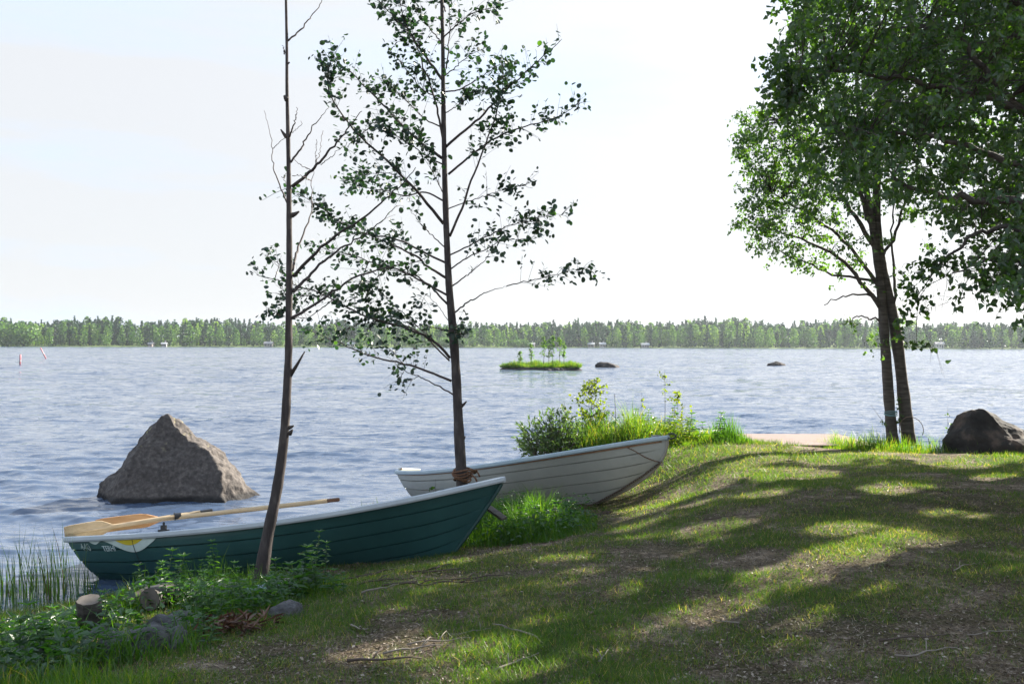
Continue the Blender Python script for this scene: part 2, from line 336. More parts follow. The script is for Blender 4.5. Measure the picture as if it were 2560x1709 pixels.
# ------------------------------------------------------------------ ground sheet
def axis(lo, f0, f1, hi, step):
    fine = np.arange(f0, f1+1e-6, step)
    def out(a, b):
        r = []; s = step; x = a; sg = 1 if b > a else -1
        while abs(x-a) < abs(b-a):
            s *= 1.18; x += sg*s; r.append(x)
        return r
    return np.array(out(f0, lo)[::-1]+list(fine)+out(f1, hi))
def grid_mesh(name, X, Y, Z, mat, smooth=True):
    ny, nx = X.shape; V = np.stack([X, Y, Z], -1).reshape(-1, 3)
    i = np.arange(ny-1)[:, None]*nx+np.arange(nx-1)[None]
    Fq = np.stack([i, i+1, i+nx+1, i+nx], -1).reshape(-1)
    return mesh_np(name, V, Fq, np.full((ny-1)*(nx-1), 4), mat, None, smooth)
xs = axis(-3500, -7, 12, 3500, .09); ys = axis(-300, 2.5, 20, 560, .09)
ys = np.concatenate([ys[ys < 590], np.arange(600, 760, 6), np.arange(760, 1000, 24), [1300, 2000, 3000, 4500]])
X, Y = np.meshgrid(xs, ys)
tag(link('ground', grid_mesh('ground', X, Y, gz(X, Y), M['ground'])), kind='structure')

# ------------------------------------------------------------------ water sheet with real waves near the bank
yy = [-2.0]
while yy[-1] < 660: yy.append(yy[-1]+min(.85, max(.035, .00025*yy[-1]**2)))
while yy[-1] < 900: yy.append(yy[-1]+20)
yy = np.array(yy)
u = np.concatenate([[-3.5, -2, -1.3, -.95], np.linspace(-.75, .75, 620), [.95, 1.3, 2, 3.5]])
U, Yw = np.meshgrid(u, yy); Xw = U*(np.abs(Yw)+5)
Zw = np.zeros_like(Xw); r2_ = np.random.default_rng(3)
for i in range(64):
    lam = .16*(1.7/.16)**(r2_.random()**1.1)
    th = r2_.normal(.12, .34)
    k = 2*math.pi/lam; kx, ky = k*math.sin(th), k*math.cos(th)
    amp = .0040*lam**.85
    ph = r2_.random()*6.28
    s_ = np.sin(kx*Xw+ky*Yw+ph)*np.clip((lam/(2.2*np.gradient(yy)[:, None])-.8), 0, 1); Zw += amp*(s_-.25*np.cos(2*(kx*Xw+ky*Yw+ph)))
for i in range(26):
    lam = 2.4*(7/2.4)**r2_.random(); th = r2_.normal(.12, .4); k = 2*math.pi/lam; ph = r2_.random()*6.28
    Zw += .0024*lam*np.sin(k*math.sin(th)*Xw+k*math.cos(th)*Yw+ph)*(.22+.78*sstep(18, 70, Yw))
cal = sstep(-.2, 5.5, -shore_dist(Xw, Yw)); Zw *= .22+.95*cal
Zw *= .55+.9*fbm(Xw*.25, Yw*.12, 3, 5)
tag(link('water', grid_mesh('water', Xw, Yw, Zw, M['water'])), kind='structure')

# ------------------------------------------------------------------ boats
def boat(name, L, bmax, bst, zst, zbow, kx0, kx1, nstr, bow, stern, heel, mats, label, cat='boat', sheer=2.6, dip=.0, stem=1.1, rub=None):
    """bow, stern: world points of the gunwale at the stem and at the near stern corner"""
    def prof(s):
        s = np.asarray(s, float)
        b = np.where(s > .4, bmax*np.clip(1-np.clip((s-.4)/.6, 0, 1)**2.3, 0, 1)**.88, bmax-(bmax-bst)*np.clip((.4-s)/.4, 0, 1)**1.8)
        zg = zst+(zbow-zst)*s**sheer+dip*(1-s)**6
        zk = .16*np.clip((s-.84)/.16, 0, 1)**2+.04*np.clip((.12-s)/.12, 0, 1)
        return b, zg, zk
    def surf(s, tt):
        b, zg, zk = prof(s); th = tt*math.pi/2; wv = sstep(.30, .97, s)
        yn = (1-wv)*np.sin(th)**.82+wv*(tt**1.05*.9+.1*np.sin(th)); zn = (1-wv)*(1-np.cos(th)**1.15)+wv*(tt**1.02)
        f = zn
        # the stem is a curve: the forefoot sweeps up before it runs straight to the stem head
        xk = kx0+(kx1-kx0)*s
        pw_ = 1.1+(stem-1.1)*sstep(.6, 1, s); x = L*s-(L*s-xk)*(1-np.clip(f, 0, 1))**pw_
        return np.stack(np.broadcast_arrays(x, -(b*yn+.012*(1-tt)), zk+(zg-zk)*zn), -1)
    Rm = None; yaw = math.atan2(bow[1]-stern[1], bow[0]-stern[0]); pitch = .05
    pb = Vector(surf(np.array(1.), np.array(1.))); ps = Vector(surf(np.array(0.), np.array(1.)))
    bv, sv = Vector(bow), Vector(stern); scl = (bv-sv).length/(pb-ps).length
    for _ in range(30):
        Rm = Matrix.Rotation(yaw, 3, 'Z') @ Matrix.Rotation(-pitch, 3, 'Y') @ Matrix.Rotation(heel, 3, 'X')
        d = (Rm @ (pb-ps))*scl; tgt = bv-sv
        yaw += math.atan2(tgt.y, tgt.x)-math.atan2(d.y, d.x); pitch += (tgt.z-d.z)/L
    loc = bv-(Rm @ pb)*scl
    root = empty(name, loc, label, cat); root.rotation_euler = Rm.to_euler(); root.scale = (scl,)*3
    ss = np.linspace(0, 1, 140)
    tb = np.linspace(0, 1, nstr+1)**.92
    rows = []
    for k in range(nstr):
        for q, of in ((0, .010), (.3, .008), (.6, .006), (.875, .004), (.89, -.015), (1, -.015)) if k < nstr-1 else ((0, .010), (.4, .008), (.7, .006), (1, .004)):
            rows.append((tb[k]+(tb[k+1]-tb[k])*q, of))
    G = []
    for side in (-1, 1):
        pts = np.stack([surf(ss, np.full_like(ss, r[0])) for r in rows])
        du = np.gradient(pts, axis=1); 
        dvv = np.stack([surf(ss, np.full_like(ss, min(r[0]+.01, 1)))-surf(ss, np.full_like(ss, max(r[0]-.01, 0))) for r in rows])
        nrm_ = norm(np.cross(du, dvv)); 
        off = np.array([r[1] for r in rows])[:, None, None]*(1-sstep(.93, 1, ss))[None, :, None]
        sgn = np.sign(-nrm_[len(rows)//2, 30, 1]); pts = pts+nrm_*sgn*off
        if side == 1: pts = pts*np.array([1, -1, 1])
        nr, nc = pts.shape[:2]; i = np.arange(nr-1)[:, None]*nc+np.arange(nc-1)[None]
        f = np.stack([i, i+1, i+nc+1, i+nc] if side == -1 else [i, i+nc, i+nc+1, i+1], -1).reshape(-1)
        G.append((pts.reshape(-1, 3), f, np.full((nr-1)*(nc-1), 4), np.full(nr*nc, .5)))
        # transom half
        tv = np.stack([surf(np.array(0.), np.array(r[0])) for r in rows])+np.array([-.001, 0, 0]); tc_ = tv*np.array([1, 0, 1])
        if side == 1: tv = tv*np.array([1, -1, 1])
        n = len(rows); V = np.concatenate([tv, tc_]); i = np.arange(n-1)
        f = np.stack([i, i+1, i+n+1, i+n] if side == 1 else [i, i+n, i+n+1, i+1], -1).reshape(-1)
        G.append((V, f, np.full(n-1, 4), np.full(2*n, .5)))
    V, f, lt, tt = merge_geo(G); hull = link('hull', mesh_np('hull', V, f, lt, mats['hull'], None, False), root)
    # inner liner
    G = []; ti = np.linspace(0, 1, 22); si = np.linspace(.012, .975, 60)
    for side in (-1, 1):
        pts = np.stack([surf(si, np.full_like(si, q)) for q in ti]); b = np.abs(pts[..., 1]); pts[..., 1] = -np.maximum(b-.035, 0); pts[..., 2] += .03*(1-ti)[:, None]-.004
        if side == 1: pts = pts*np.array([1, -1, 1])
        nr, nc = pts.shape[:2]; i = np.arange(nr-1)[:, None]*nc+np.arange(nc-1)[None]
        f = np.stack([i, i+nc, i+nc+1, i+1] if side == -1 else [i, i+1, i+nc+1, i+nc], -1).reshape(-1)
        G.append((pts.reshape(-1, 3), f, np.full((nr-1)*(nc-1), 4), np.full(nr*nc, .5)))
    V, f, lt, tt = merge_geo(G); link('inner_liner', mesh_np('inner_liner', V, f, lt, mats['inner'], None, True), root)
    # gunwale rail: rounded profile swept along both sides and across the transom
    line = surf(np.linspace(1, 0, 60), np.ones(60)); oth = line[::-1]*np.array([1, -1, 1])
    path = np.concatenate([line, np.array([[line[-1][0]-.01, y, line[-1][2]+.0] for y in np.linspace(line[-1][1], -line[-1][1], 9)[1:-1]]), oth])
    tg = norm(np.gradient(path, axis=0)); out = norm(np.cross(tg, np.array([0, 0, 1.]))); 
    if out[30, 1] > 0: out = -out
    prf = [(-.030, -.010), (-.030, .018), (-.020, .026), (.022, .026), (.036, .016), (.038, -.014), (.030, -.030), (.012, -.034), (.006, -.010)]
    V = np.stack([path+out*a+np.array([0, 0, 1.])*b for a, b in prf], 1); n, k = V.shape[:2]
    Fc = [(i*k+j, (i+1)*k+j, (i+1)*k+(j+1) % k, i*k+(j+1) % k) for i in range(n-1) for j in range(k)]
    Fc += [tuple(range(k)), tuple((n-1)*k+j for j in range(k-1, -1, -1))]
    gm = mesh_np('gunwale', V.reshape(-1, 3), [i for q in Fc for i in q], [len(q) for q in Fc], mats['rail'], None, False)
    link('gunwale', gm, root)
    if rub:
        for side in (-1, 1):
            q = surf(np.linspace(0.0, .99, 50), np.full(50, .95))+np.array([0, -.012, 0]); q = q*np.array([1, -side, 1]) if side == 1 else q
            mr = MB(); mr.tube([tuple(v) for v in q], .011, 6); mr.obj('rub_strip', rub, root, True)
    # bow cap
    mb = MB(); pa = surf(np.array([1., .985, .965, .94, .91, .87]), np.ones(6))
    top = [(p_[0]+(.025 if i == 0 else 0), p_[1]-.012, p_[2]+.028) for i, p_ in enumerate(pa)]
    V = top+[(a, -b, c) for a, b, c in top]; V += [(a, b, c-.03) for a, b, c in V]
    Fq = [(i, i+1, i+7, i+6) for i in range(5)]+[(i+12, i+18, i+19, i+13) for i in range(5)]+[(i, i+12, i+13, i+1) for i in range(5)]+[(i+6, i+7, i+19, i+18) for i in range(5)]+[(5, 17, 23, 11), (0, 6, 18, 12)]
    mb.add(V, Fq); mb.obj('bow_cap', mats['rail'], root)
    # keel and stem band
    kp = surf(np.linspace(0.02, 1, 50), np.zeros(50))*np.array([1, 0, 1]); st = surf(np.full(24, 1.), np.linspace(0.01, .97, 24)**1.5)*np.array([1, 0, 1])
    mb = MB(); pp = [tuple(q+np.array([0, 0, -.012])) for q in kp]+[tuple(q+np.array([.008, 0, -.006])) for q in st]
    mb.tube(pp, .02, 6); mb.obj('keel', mats['keel'], root)
    # thwarts
    for s0 in (.12, .40, .66):
        b, zg, zk = prof(np.array(s0)); zt = float(zg)*.66 if s0 > .1 else float(zg)*.6
        wd = float(b)*.70; x0 = float(surf(np.array(s0), np.array(.7))[0]); mb = MB(); mb.box((x0, 0, zt), (.26, 2*wd, .035)); bevel(mb.obj('thwart', mats['inner'], root), .01)
    return root, surf, Rm, scl, loc

mg_ = {'hull': None}
# green hull paint: faded patches and scuffs
def hull_paint(name, c0, c1, scuff, rough):
    m, t, p = mat(name); v = coords(t, (1, 1, 1))
    n1 = N(t, 'ShaderNodeTexNoise', Scale=2.2, Detail=8, Roughness=.7); t.links.new(v, n1.inputs['Vector']); r = ramp(t, [(.35, c0), (.65, c1)], n1.outputs['Fac'])
    v2 = coords(t, (.6, 3, 9)); n2 = N(t, 'ShaderNodeTexNoise', Scale=7, Detail=10, Roughness=.8); t.links.new(v2, n2.inputs['Vector'])
    r2 = ramp(t, [(.62, (0, 0, 0)), (.75, (.5, .5, .5))], n2.outputs['Fac'])
    mm = N(t, 'ShaderNodeMixRGB'); mm.inputs['Color2'].default_value = scuff+(1,); t.links.new(r2.outputs[0], mm.inputs['Fac']); t.links.new(r.outputs[0], mm.inputs['Color1'])
    t.links.new(mm.outputs[0], p.inputs['Base Color']); p.inputs['Roughness'].default_value = rough
    b = N(t, 'ShaderNodeBump', Strength=.12, Distance=.01); t.links.new(n1.outputs['Fac'], b.inputs['Height']); t.links.new(b.outputs[0], p.inputs['Normal']); return m
green = {'hull': hull_paint('green_gelcoat', (.020, .068, .069), (.028, .088, .088), (.035, .085, .09), .40),
         'inner': plain('pale_liner', (.62, .60, .58), .5), 'rail': hull_paint('grey_rail', (.36, .40, .44), (.46, .50, .53), (.6, .6, .6), .45), 'keel': plain('green_keel', (.018, .06, .058), .5)}
white = {'hull': hull_paint('cream_gelcoat', (.33, .345, .32), (.40, .41, .38), (.30, .26, .20), .5),
         'inner': plain('white_liner', (.72, .70, .68), .5), 'rail': hull_paint('worn_rail', (.30, .40, .46), (.42, .50, .54), (.25, .2, .16), .5), 'keel': plain('cream_keel', (.30, .28, .24), .6)}
gb, gsurf, gR, gsc, gloc = boat('rowing_boat', 4.4, .78, .60, .56, .99, .34, 3.76, 6, P(1258, 1197, 10.0), P(170, 1350, 10.15), R(-10), green,
    'dark green rowing boat with grey rim, stern afloat and oars lying aboard')
wb, wsurf, wR, wsc, wloc = boat('rowing_boat', 4.4, .80, .56, .54, .98, .34, 3.30, 6, P(1668, 1092, 12.7), P(993, 1180, 15.1), R(-7), white,
    'cream white rowing boat hauled up the bank, bow towards the lawn, chained at its stem', sheer=1.9, dip=.05, stem=2.3, rub=plain('rub_strip', (.30, .17, .10), .7))

# name lettering and the side stripe, laid on the starboard planking of the green boat
def on_hull(surf, X_, tt, off):
    s0 = X_/4.4; a = surf(np.array(s0), np.array(tt)); e = 1e-3
    du = surf(np.array(s0+e), np.array(tt))-a; dv = surf(np.array(s0), np.array(tt-e))-a
    n = np.cross(du, dv); n = n/np.linalg.norm(n); n = n if n[1] < 0 else -n
    return a+n*off
def hull_text(txt, x0, t0, size, name, mt, label, off=.016, sx=1.0):
    cu = bpy.data.curves.new(name, 'FONT'); cu.body = txt; cu.size = size; cu.resolution_u = 2; cu.offset = size*.02
    tmp = bpy.data.objects.new(name, cu); C.objects.link(tmp); bpy.context.view_layer.update()
    me = bpy.data.meshes.new_from_object(tmp.evaluated_get(bpy.context.evaluated_depsgraph_get())); bpy.data.objects.remove(tmp)
    for v in me.vertices: v.co = on_hull(gsurf, x0+v.co.x*sx, t0+v.co.y/.62, off)
    me.materials.clear(); me.materials.append(mt); o = link(name, me, gb)
    if label: o['label'] = label
    return o
M['letter'] = plain('letter_grey', (.42, .50, .50), .6); M['letter_dim'] = noise_mat('worn_letter', [(.42, (.09, .15, .14)), (.55, (.36, .42, .40))], scale=60, bump=0)
hull_text('TERHI', .41, .82, .058, 'name_lettering', M['letter'], 'small pale lettering near the stern')
hull_text('440', .14, .83, .085, 'number_lettering', M['letter_dim'], 'worn pale number near the stern', sx=.95)
def stripe(name, fn, mt, off):
    mb = MB(); xs_ = np.linspace(fn[0], fn[1], 60); V = []
    for x_ in xs_:
        a, b = fn[2](x_)
        for q in np.linspace(0, 1, 5): V.append(on_hull(gsurf, x_, a+(b-a)*q, off))
    mb.add(V, [(i*5+j, i*5+j+1, i*5+j+6, i*5+j+5) for i in range(59) for j in range(4)]); return mb.obj(name, mt, gb)
def white_f(x_):
    top = .985; dep = .03+.05*math.exp(-((x_-.34)/.06)**2)+.16*max(0, math.sin(math.pi*min(1, max(0, (x_-.42)/.72))))**1.5
    if x_ > 1.05: dep = dep
    return top, top-dep*min(1, max(.02, (1.16-x_)/.12))
def yellow_f(x_): return .984,   .984-.105*max(0.01, math.sin(math.pi*(x_-.55)/.42))
stripe('side_stripe', (.28, 1.15, white_f), plain('stripe_white', (.50, .58, .55), .5), .0140)
stripe('side_stripe', (.56, .96, yellow_f), plain('stripe_yellow', (.55, .42, .02), .5), .0165)
mb = MB(); mb.tube([on_hull(gsurf, .80-.03*q, .97-.75*q, .018) for q in np.linspace(0, 1, 9)], .003, 4); mb.obj('hanging_cord', M['rubber'], gb)
# oarlock on the near rail
mb = MB(); q = gsurf(np.array(.262), np.array(1.)); q = Vector(q)
mb.box(q+Vector((0, .0, .034)), (.10, .05, .02)); mb.box(q+Vector((0, 0, .06)), (.05, .04, .05)); mb.tube([q+Vector((0, 0, .08)), q+Vector((0, 0, .115))], .012, 8)
bevel(mb.obj('oarlock', M['rubber'], gb), .004)

def oar(name, grip, tip, bladelen, bladew, mt_blade, label, collar=None, gripmat=None, face=None):
    a, b = Vector(grip), Vector(tip); ax = (b-a).normalized(); Lq = (b-a).length
    root = empty(name, a, label, 'oar'); side = (face or Vector((0, 0, 1))); side = (side-ax*side.dot(ax)).normalized(); th = ax.cross(side)
    mb = MB(); mb.tube([ax*.13, ax*(Lq*.4), ax*(Lq-bladelen), ax*(Lq-bladelen*.6), ax*(Lq-.03)], [.024, .026, .023, .018, .008], 12); mb.obj('shaft', M['oar'], root, True)
    mb = MB(); mb.tube([Vector((0, 0, 0)), ax*.01, ax*.13, ax*.14], [.015, .021, .021, .024], 12); mb.obj('grip', gripmat or M['rubber'], root, True)
    mb = MB(); V = []; nn = 12
    for i in range(nn):
        u_ = i/(nn-1); c = ax*(Lq-bladelen*(1-u_)); wv = bladew*(.22+.78*float(sstep(0, .35, u_)))*.5*(1 if u_ < .97 else .93)
        thk = .011*(1-.5*u_)
        for s1, s2 in ((-1, -.4), (-1, .4), (0, 1), (1, .4), (1, -.4), (0, -1)): V.append(c+side*wv*s1+th*thk*s2+th*(.035*abs(s1)*u_*(1-u_)*2))
    Fq = [(i*6+j, i*6+(j+1) % 6, (i+1)*6+(j+1) % 6, (i+1)*6+j) for i in range(nn-1) for j in range(6)]+[tuple(range(5, -1, -1)), tuple((nn-1)*6+j for j in range(6))]
    mb.add(V, Fq); mb.obj('blade', mt_blade, root)
    if collar:
        mb = MB(); mb.tube([ax*(collar-.03), ax*(collar+.03)], .033, 12); mb.tube([ax*(collar+.03), ax*(collar+.04)], .042, 12); mb.obj('collar', M['rubber'], root)
    return root
oar('oar', P(533, 1277, 10.85), P(163, 1338, 10.25), .50, .17, M['oar'], 'pale wooden oar with a black grip resting in the oarlock, blade over the stern corner', collar=.36, face=Vector((0, -.25, 1)))
oar('oar', P(850, 1249, 10.62), P(245, 1318, 10.75), .75, .17, M['oar_orange'], 'longer wooden oar with a bright orange blade lying behind the other one', gripmat=M['rope'], face=Vector((0, -.35, 1)))

# white boat: bow handle, stem ring, cord and chain
def wl(s0, tt, dx=0, dy=0, dz=0): q = wsurf(np.array(s0), np.array(tt)); return Vector((q[0]+dx, q[1]+dy, q[2]+dz))
mb = MB(); c = wl(1., 1.); ang = np.linspace(-2.2, 2.2, 13)
mb.tube([c+Vector((.065+.065*math.cos(a), 0, .015+.032*math.sin(a))) for a in ang], .010, 8); mb.obj('bow_handle', M['rubber'], wb, True)
mb = MB(); mb.box(wl(.975, 1., -.01, .03, .035), (.10, .07, .03)); bevel(mb.obj('bow_fitting', M['galv'], wb), .006)
mb = MB(); c = wl(1., .62, .02); mb.tube([c+Vector((.02+.025*math.cos(a), 0, .03*math.sin(a))) for a in np.linspace(0, 6.28, 13)], .006, 6); mb.obj('stem_ring', M['galv'], wb, True)
mb = MB(); pts = [wl(s0, tt, 0, -.012) for s0, tt in ((.90, .97), (.925, .88), (.955, .76), (.985, .67))]+[wl(1., .63, .015)]; mb.tube(pts, .006, 6); mb.obj('bow_cord', M['rope'], wb, True)
mb = MB(); q = wl(.02, 1., 0, .2, .03); mb.box(q, (.05, .42, .07)); bevel(mb.obj('motor_board', white['hull'], wb), .01)
mb = MB(); q = wl(.03, 1., .0, .0, .036); mb.tube([q, q+Vector((0, 0, .03))], .012, 8); mb.obj('cleat', M['rope'], wb)
def to_world(v): return wloc+(wR @ v)*wsc
cpts = [to_world(wl(1., .62, .03, -.02)), to_world(wl(.985, .45, .02, -.03)), to_world(wl(.975, .25, .0, -.04)), to_world(wl(.95, .10, 0, -.05)), to_world(wl(.88, .03, 0, -.10)) ]
g1 = P(1530, 1255, 12.2); g2 = P(1460, 1290, 11.7); g3 = P(1375, 1325, 11.2)
for g_ in (g1, g2, g3): cpts.append(Vector((g_[0], g_[1], gz1(g_[0], g_[1])+.02)))
seg = []; step = .034
for a, b in zip(cpts[:-1], cpts[1:]):
    n = max(1, int((b-a).length/step)); seg += [a.lerp(b, i/n) for i in range(n)]
mb = MB()
for i, q in enumerate(seg[:-1]):
    d = (seg[i+1]-q).normalized(); o1 = d.orthogonal().normalized(); o2 = d.cross(o1); 
    sv = o1*math.cos(i*1.57)+o2*math.sin(i*1.57)
    mb.tube([q+d*(.026*math.cos(a))+sv*(.013*math.sin(a)) for a in np.linspace(0, 6.28, 11)], .0042, 5, False)
ch = mb.obj('mooring_chain', M['rust'], None, True); tag(recentre(ch, seg[-1]), 'rusty mooring chain running down the stem of the white boat to the grass', 'chain')

# ------------------------------------------------------------------ rocks
def rock(name, ctrl, mt, label, cat='rock', loc=(0, 0, 0), amp=.05, seed=1, n=96, rows=70, fr=2.2, group=None, par=None, sm=1):
    """ctrl: list of (z, [(x,y)...]) rings, same count, bottom to top; top ring nearly closed"""
    zs = [c[0] for c in ctrl]; k = len(ctrl[0][1]); V = []
    zz = np.linspace(zs[0], zs[-1], rows)
    for z in zz:
        ring = np.array([[np.interp(z, zs, [c[1][j][a] for c in ctrl]) for a in (0, 1)] for j in range(k)])
        closed = np.concatenate([ring, ring[:1]]); tpar = np.linspace(0, k, n, endpoint=False)
        pts = np.stack([np.interp(tpar, np.arange(k+1), closed[:, a]) for a in (0, 1)], 1)
        for _ in range(sm): pts = .25*np.roll(pts, 1, 0)+.5*pts+.25*np.roll(pts, -1, 0)
        V += [(p_[0], p_[1], z) for p_ in pts]
    V = [Vector(v) for v in V]; out = []
    for v in V:
        q = v*fr+Vector((seed*7.3, seed, 0)); f = mnoise.fractal(q, 1.0, 2.0, 6)*amp+abs(mnoise.noise(q*.7))*amp*1.2
        d = Vector((v.x, v.y, .3)).normalized(); out.append(v+d*f)
    Fq = [(i*n+j, i*n+(j+1) % n, (i+1)*n+(j+1) % n, (i+1)*n+j) for i in range(rows-1) for j in range(n)]+[tuple((rows-1)*n+j for j in range(n))]
    mb = MB(); mb.add(out, Fq); o = mb.obj(name, mt, par, True); o.location = loc
    return tag(o, label, cat, group)
d0 = 15.5; k_ = d0/F
def X_(px): return (px-415)*k_
# pyramid boulder in the water (x relative to its apex)
rk = [(-.5, [(X_(215), .1), (X_(330), -.75), (X_(585), -.62), (X_(690), .25), (X_(560), 1.1), (X_(300), 1.0)]),
      (-.02, [(X_(238), .1), (X_(330), -.6), (X_(583), -.46), (X_(648), .25), (X_(540), .95), (X_(300), .9)]),
      (.17, [(X_(250), .1), (X_(335), -.5), (X_(578), -.36), (X_(612), .2), (X_(520), .85), (X_(310), .8)]),
      (.50, [(X_(300), .1), (X_(350), -.36), (X_(553), -.22), (X_(572), .2), (X_(500), .65), (X_(340), .65)]),
      (.74, [(X_(336), .1), (X_(365), -.27), (X_(525), -.12), (X_(540), .2), (X_(480), .5), (X_(360), .5)]),
      (.90, [(X_(358), .1), (X_(378), -.2), (X_(470), -.05), (X_(480), .16), (X_(450), .4), (X_(380), .4)]),
      (1.12, [(X_(383), .08), (X_(393), -.10), (X_(440), -.02), (X_(452), .12), (X_(430), .25), (X_(398), .25)]),
      (1.27, [(X_(402), .06), (X_(406), -.03), (X_(424), .0), (X_(428), .08), (X_(418), .13), (X_(408), .13)]),
      (1.31, [(X_(411), .05), (X_(413), .02), (X_(418), .02), (X_(419), .05), (X_(417), .08), (X_(413), .08)])]
# granite with a dark wet band at the waterline and lichen
m = M['rock'].copy(); m.name = 'lake_granite'; t = m.node_tree; p = t.nodes['Principled BSDF']; M['rock_lake'] = m
old = p.inputs['Base Color'].links[0].from_socket
gp = t.nodes.new('ShaderNodeNewGeometry'); sp = N(t, 'ShaderNodeSeparateXYZ'); t.links.new(gp.outputs['Position'], sp.inputs[0])
wn = N(t, 'ShaderNodeMapRange'); wn.inputs['From Min'].default_value = .12; wn.inputs['From Max'].default_value = .17; wz = N(t, 'ShaderNodeTexNoise', Scale=5, Detail=5); wa = N(t, 'ShaderNodeMath', operation='MULTIPLY_ADD'); wa.inputs[1].default_value = .14; t.links.new(wz.outputs['Fac'], wa.inputs[0]); t.links.new(sp.outputs['Z'], wa.inputs[2]); t.links.new(wa.outputs[0], wn.inputs['Value'])
mm = N(t, 'ShaderNodeMixRGB'); mm.inputs['Color1'].default_value = (.022, .02, .02, 1); t.links.new(wn.outputs[0], mm.inputs['Fac']); t.links.new(old, mm.inputs['Color2'])
ln = N(t, 'ShaderNodeTexNoise', Scale=9, Detail=8, Roughness=.7); lr = ramp(t, [(.60, (0, 0, 0)), (.66, (.75, .75, .75))], ln.outputs['Fac']); tcx = coords(t); t.links.new(tcx, ln.inputs['Vector'])
hz_ = N(t, 'ShaderNodeMapRange'); hz_.inputs['From Min'].default_value = .7; hz_.inputs['From Max'].default_value = 1.1; t.links.new(sp.outputs['Z'], hz_.inputs['Value'])
ml = N(t, 'ShaderNodeMath', operation='MULTIPLY'); t.links.new(lr.outputs[0], ml.inputs[0]); t.links.new(hz_.outputs[0], ml.inputs[1])
m4 = N(t, 'ShaderNodeMixRGB'); m4.inputs['Color2'].default_value = (.42, .38, .14, 1); t.links.new(ml.outputs[0], m4.inputs['Fac']); t.links.new(mm.outputs[0], m4.inputs['Color1']); t.links.new(m4.outputs[0], p.inputs['Base Color'])
c = P(415, 1200, d0); rock('boulder', rk, M['rock_lake'], 'tall pointed granite boulder standing in the water beyond the green boat', 'boulder', (c[0], d0, 0), amp=.07, seed=2, n=190, rows=140, fr=2.8, sm=0)
# dark rock on the right bank
d1 = 16.2; k1 = d1/F
def Y_(px): return (px-2440)*k1
rk2 = [(-.4, [(Y_(2355), 0), (Y_(2400), -.55), (Y_(2520), -.6), (Y_(2660), -.3), (Y_(2600), .6), (Y_(2400), .6)]),
       (.10, [(Y_(2362), 0), (Y_(2400), -.45), (Y_(2520), -.5), (Y_(2620), -.2), (Y_(2580), .5), (Y_(2400), .5)]),
       (.20, [(Y_(2368), 0), (Y_(2400), -.4), (Y_(2500), -.42), (Y_(2570), -.15), (Y_(2540), .4), (Y_(2400), .42)]),
       (.42, [(Y_(2385), 0), (Y_(2405), -.28), (Y_(2480), -.3), (Y_(2515), -.1), (Y_(2500), .3), (Y_(2410), .3)]),
       (.52, [(Y_(2392), 0), (Y_(2410), -.2), (Y_(2462), -.2), (Y_(2482), -.05), (Y_(2470), .2), (Y_(2415), .22)]),
       (.62, [(Y_(2420), 0), (Y_(2426), -.08), (Y_(2440), -.08), (Y_(2446), 0), (Y_(2440), .08), (Y_(2425), .08)])]
rock('boulder', rk2, M['rock_dark'], 'dark angular boulder on the lawn edge at the right side', 'boulder', (P(2440, 0, d1)[0], d1, .72), amp=.045, seed=5, fr=3.4, sm=0, n=120, rows=90)
def lump(name, px0, px1, top, base, d, label, mt, seed, group=None, skew=.35):
    wv = (px1-px0)/F*d/2; h = (base-top)/F*d; x0 = ((px0+px1)/2-CX)/F*d
    rr = []
    for z, s_ in ((-.6, 1.15), (0, 1), (h*.45, .82), (h*.8, .5), (h, .12)):
        sh = wv*skew*(z/h if z > 0 else 0)*-1
        rr.append((z, [(sh-wv*s_, 0), (sh-wv*.4*s_, -wv*.5*s_), (sh+wv*.5*s_, -wv*.45*s_), (sh+wv*s_, 0), (sh+wv*.4*s_, wv*.5*s_), (sh-wv*.5*s_, wv*.5*s_)]))
    return rock(name, rr, mt, label, 'rock', (x0, d, 0), amp=h*.16, seed=seed, n=40, rows=26, fr=1.6, group=group)
lump('lake_rock', 1487, 1553, 903, 917, 103, 'long low dark rock in the lake just right of the grassy islet', M['rock_dark'], 3)
lump('lake_rock', 1915, 1968, 900, 911, 113, 'small dark rock in the lake between the islet and the birch trunks', M['rock_dark'], 4, skew=0)
lump('lake_rock', 1033, 1048, 867, 873, 420, 'tiny far rock in the lake near the opposite shore', M['rock_dark'], 6)

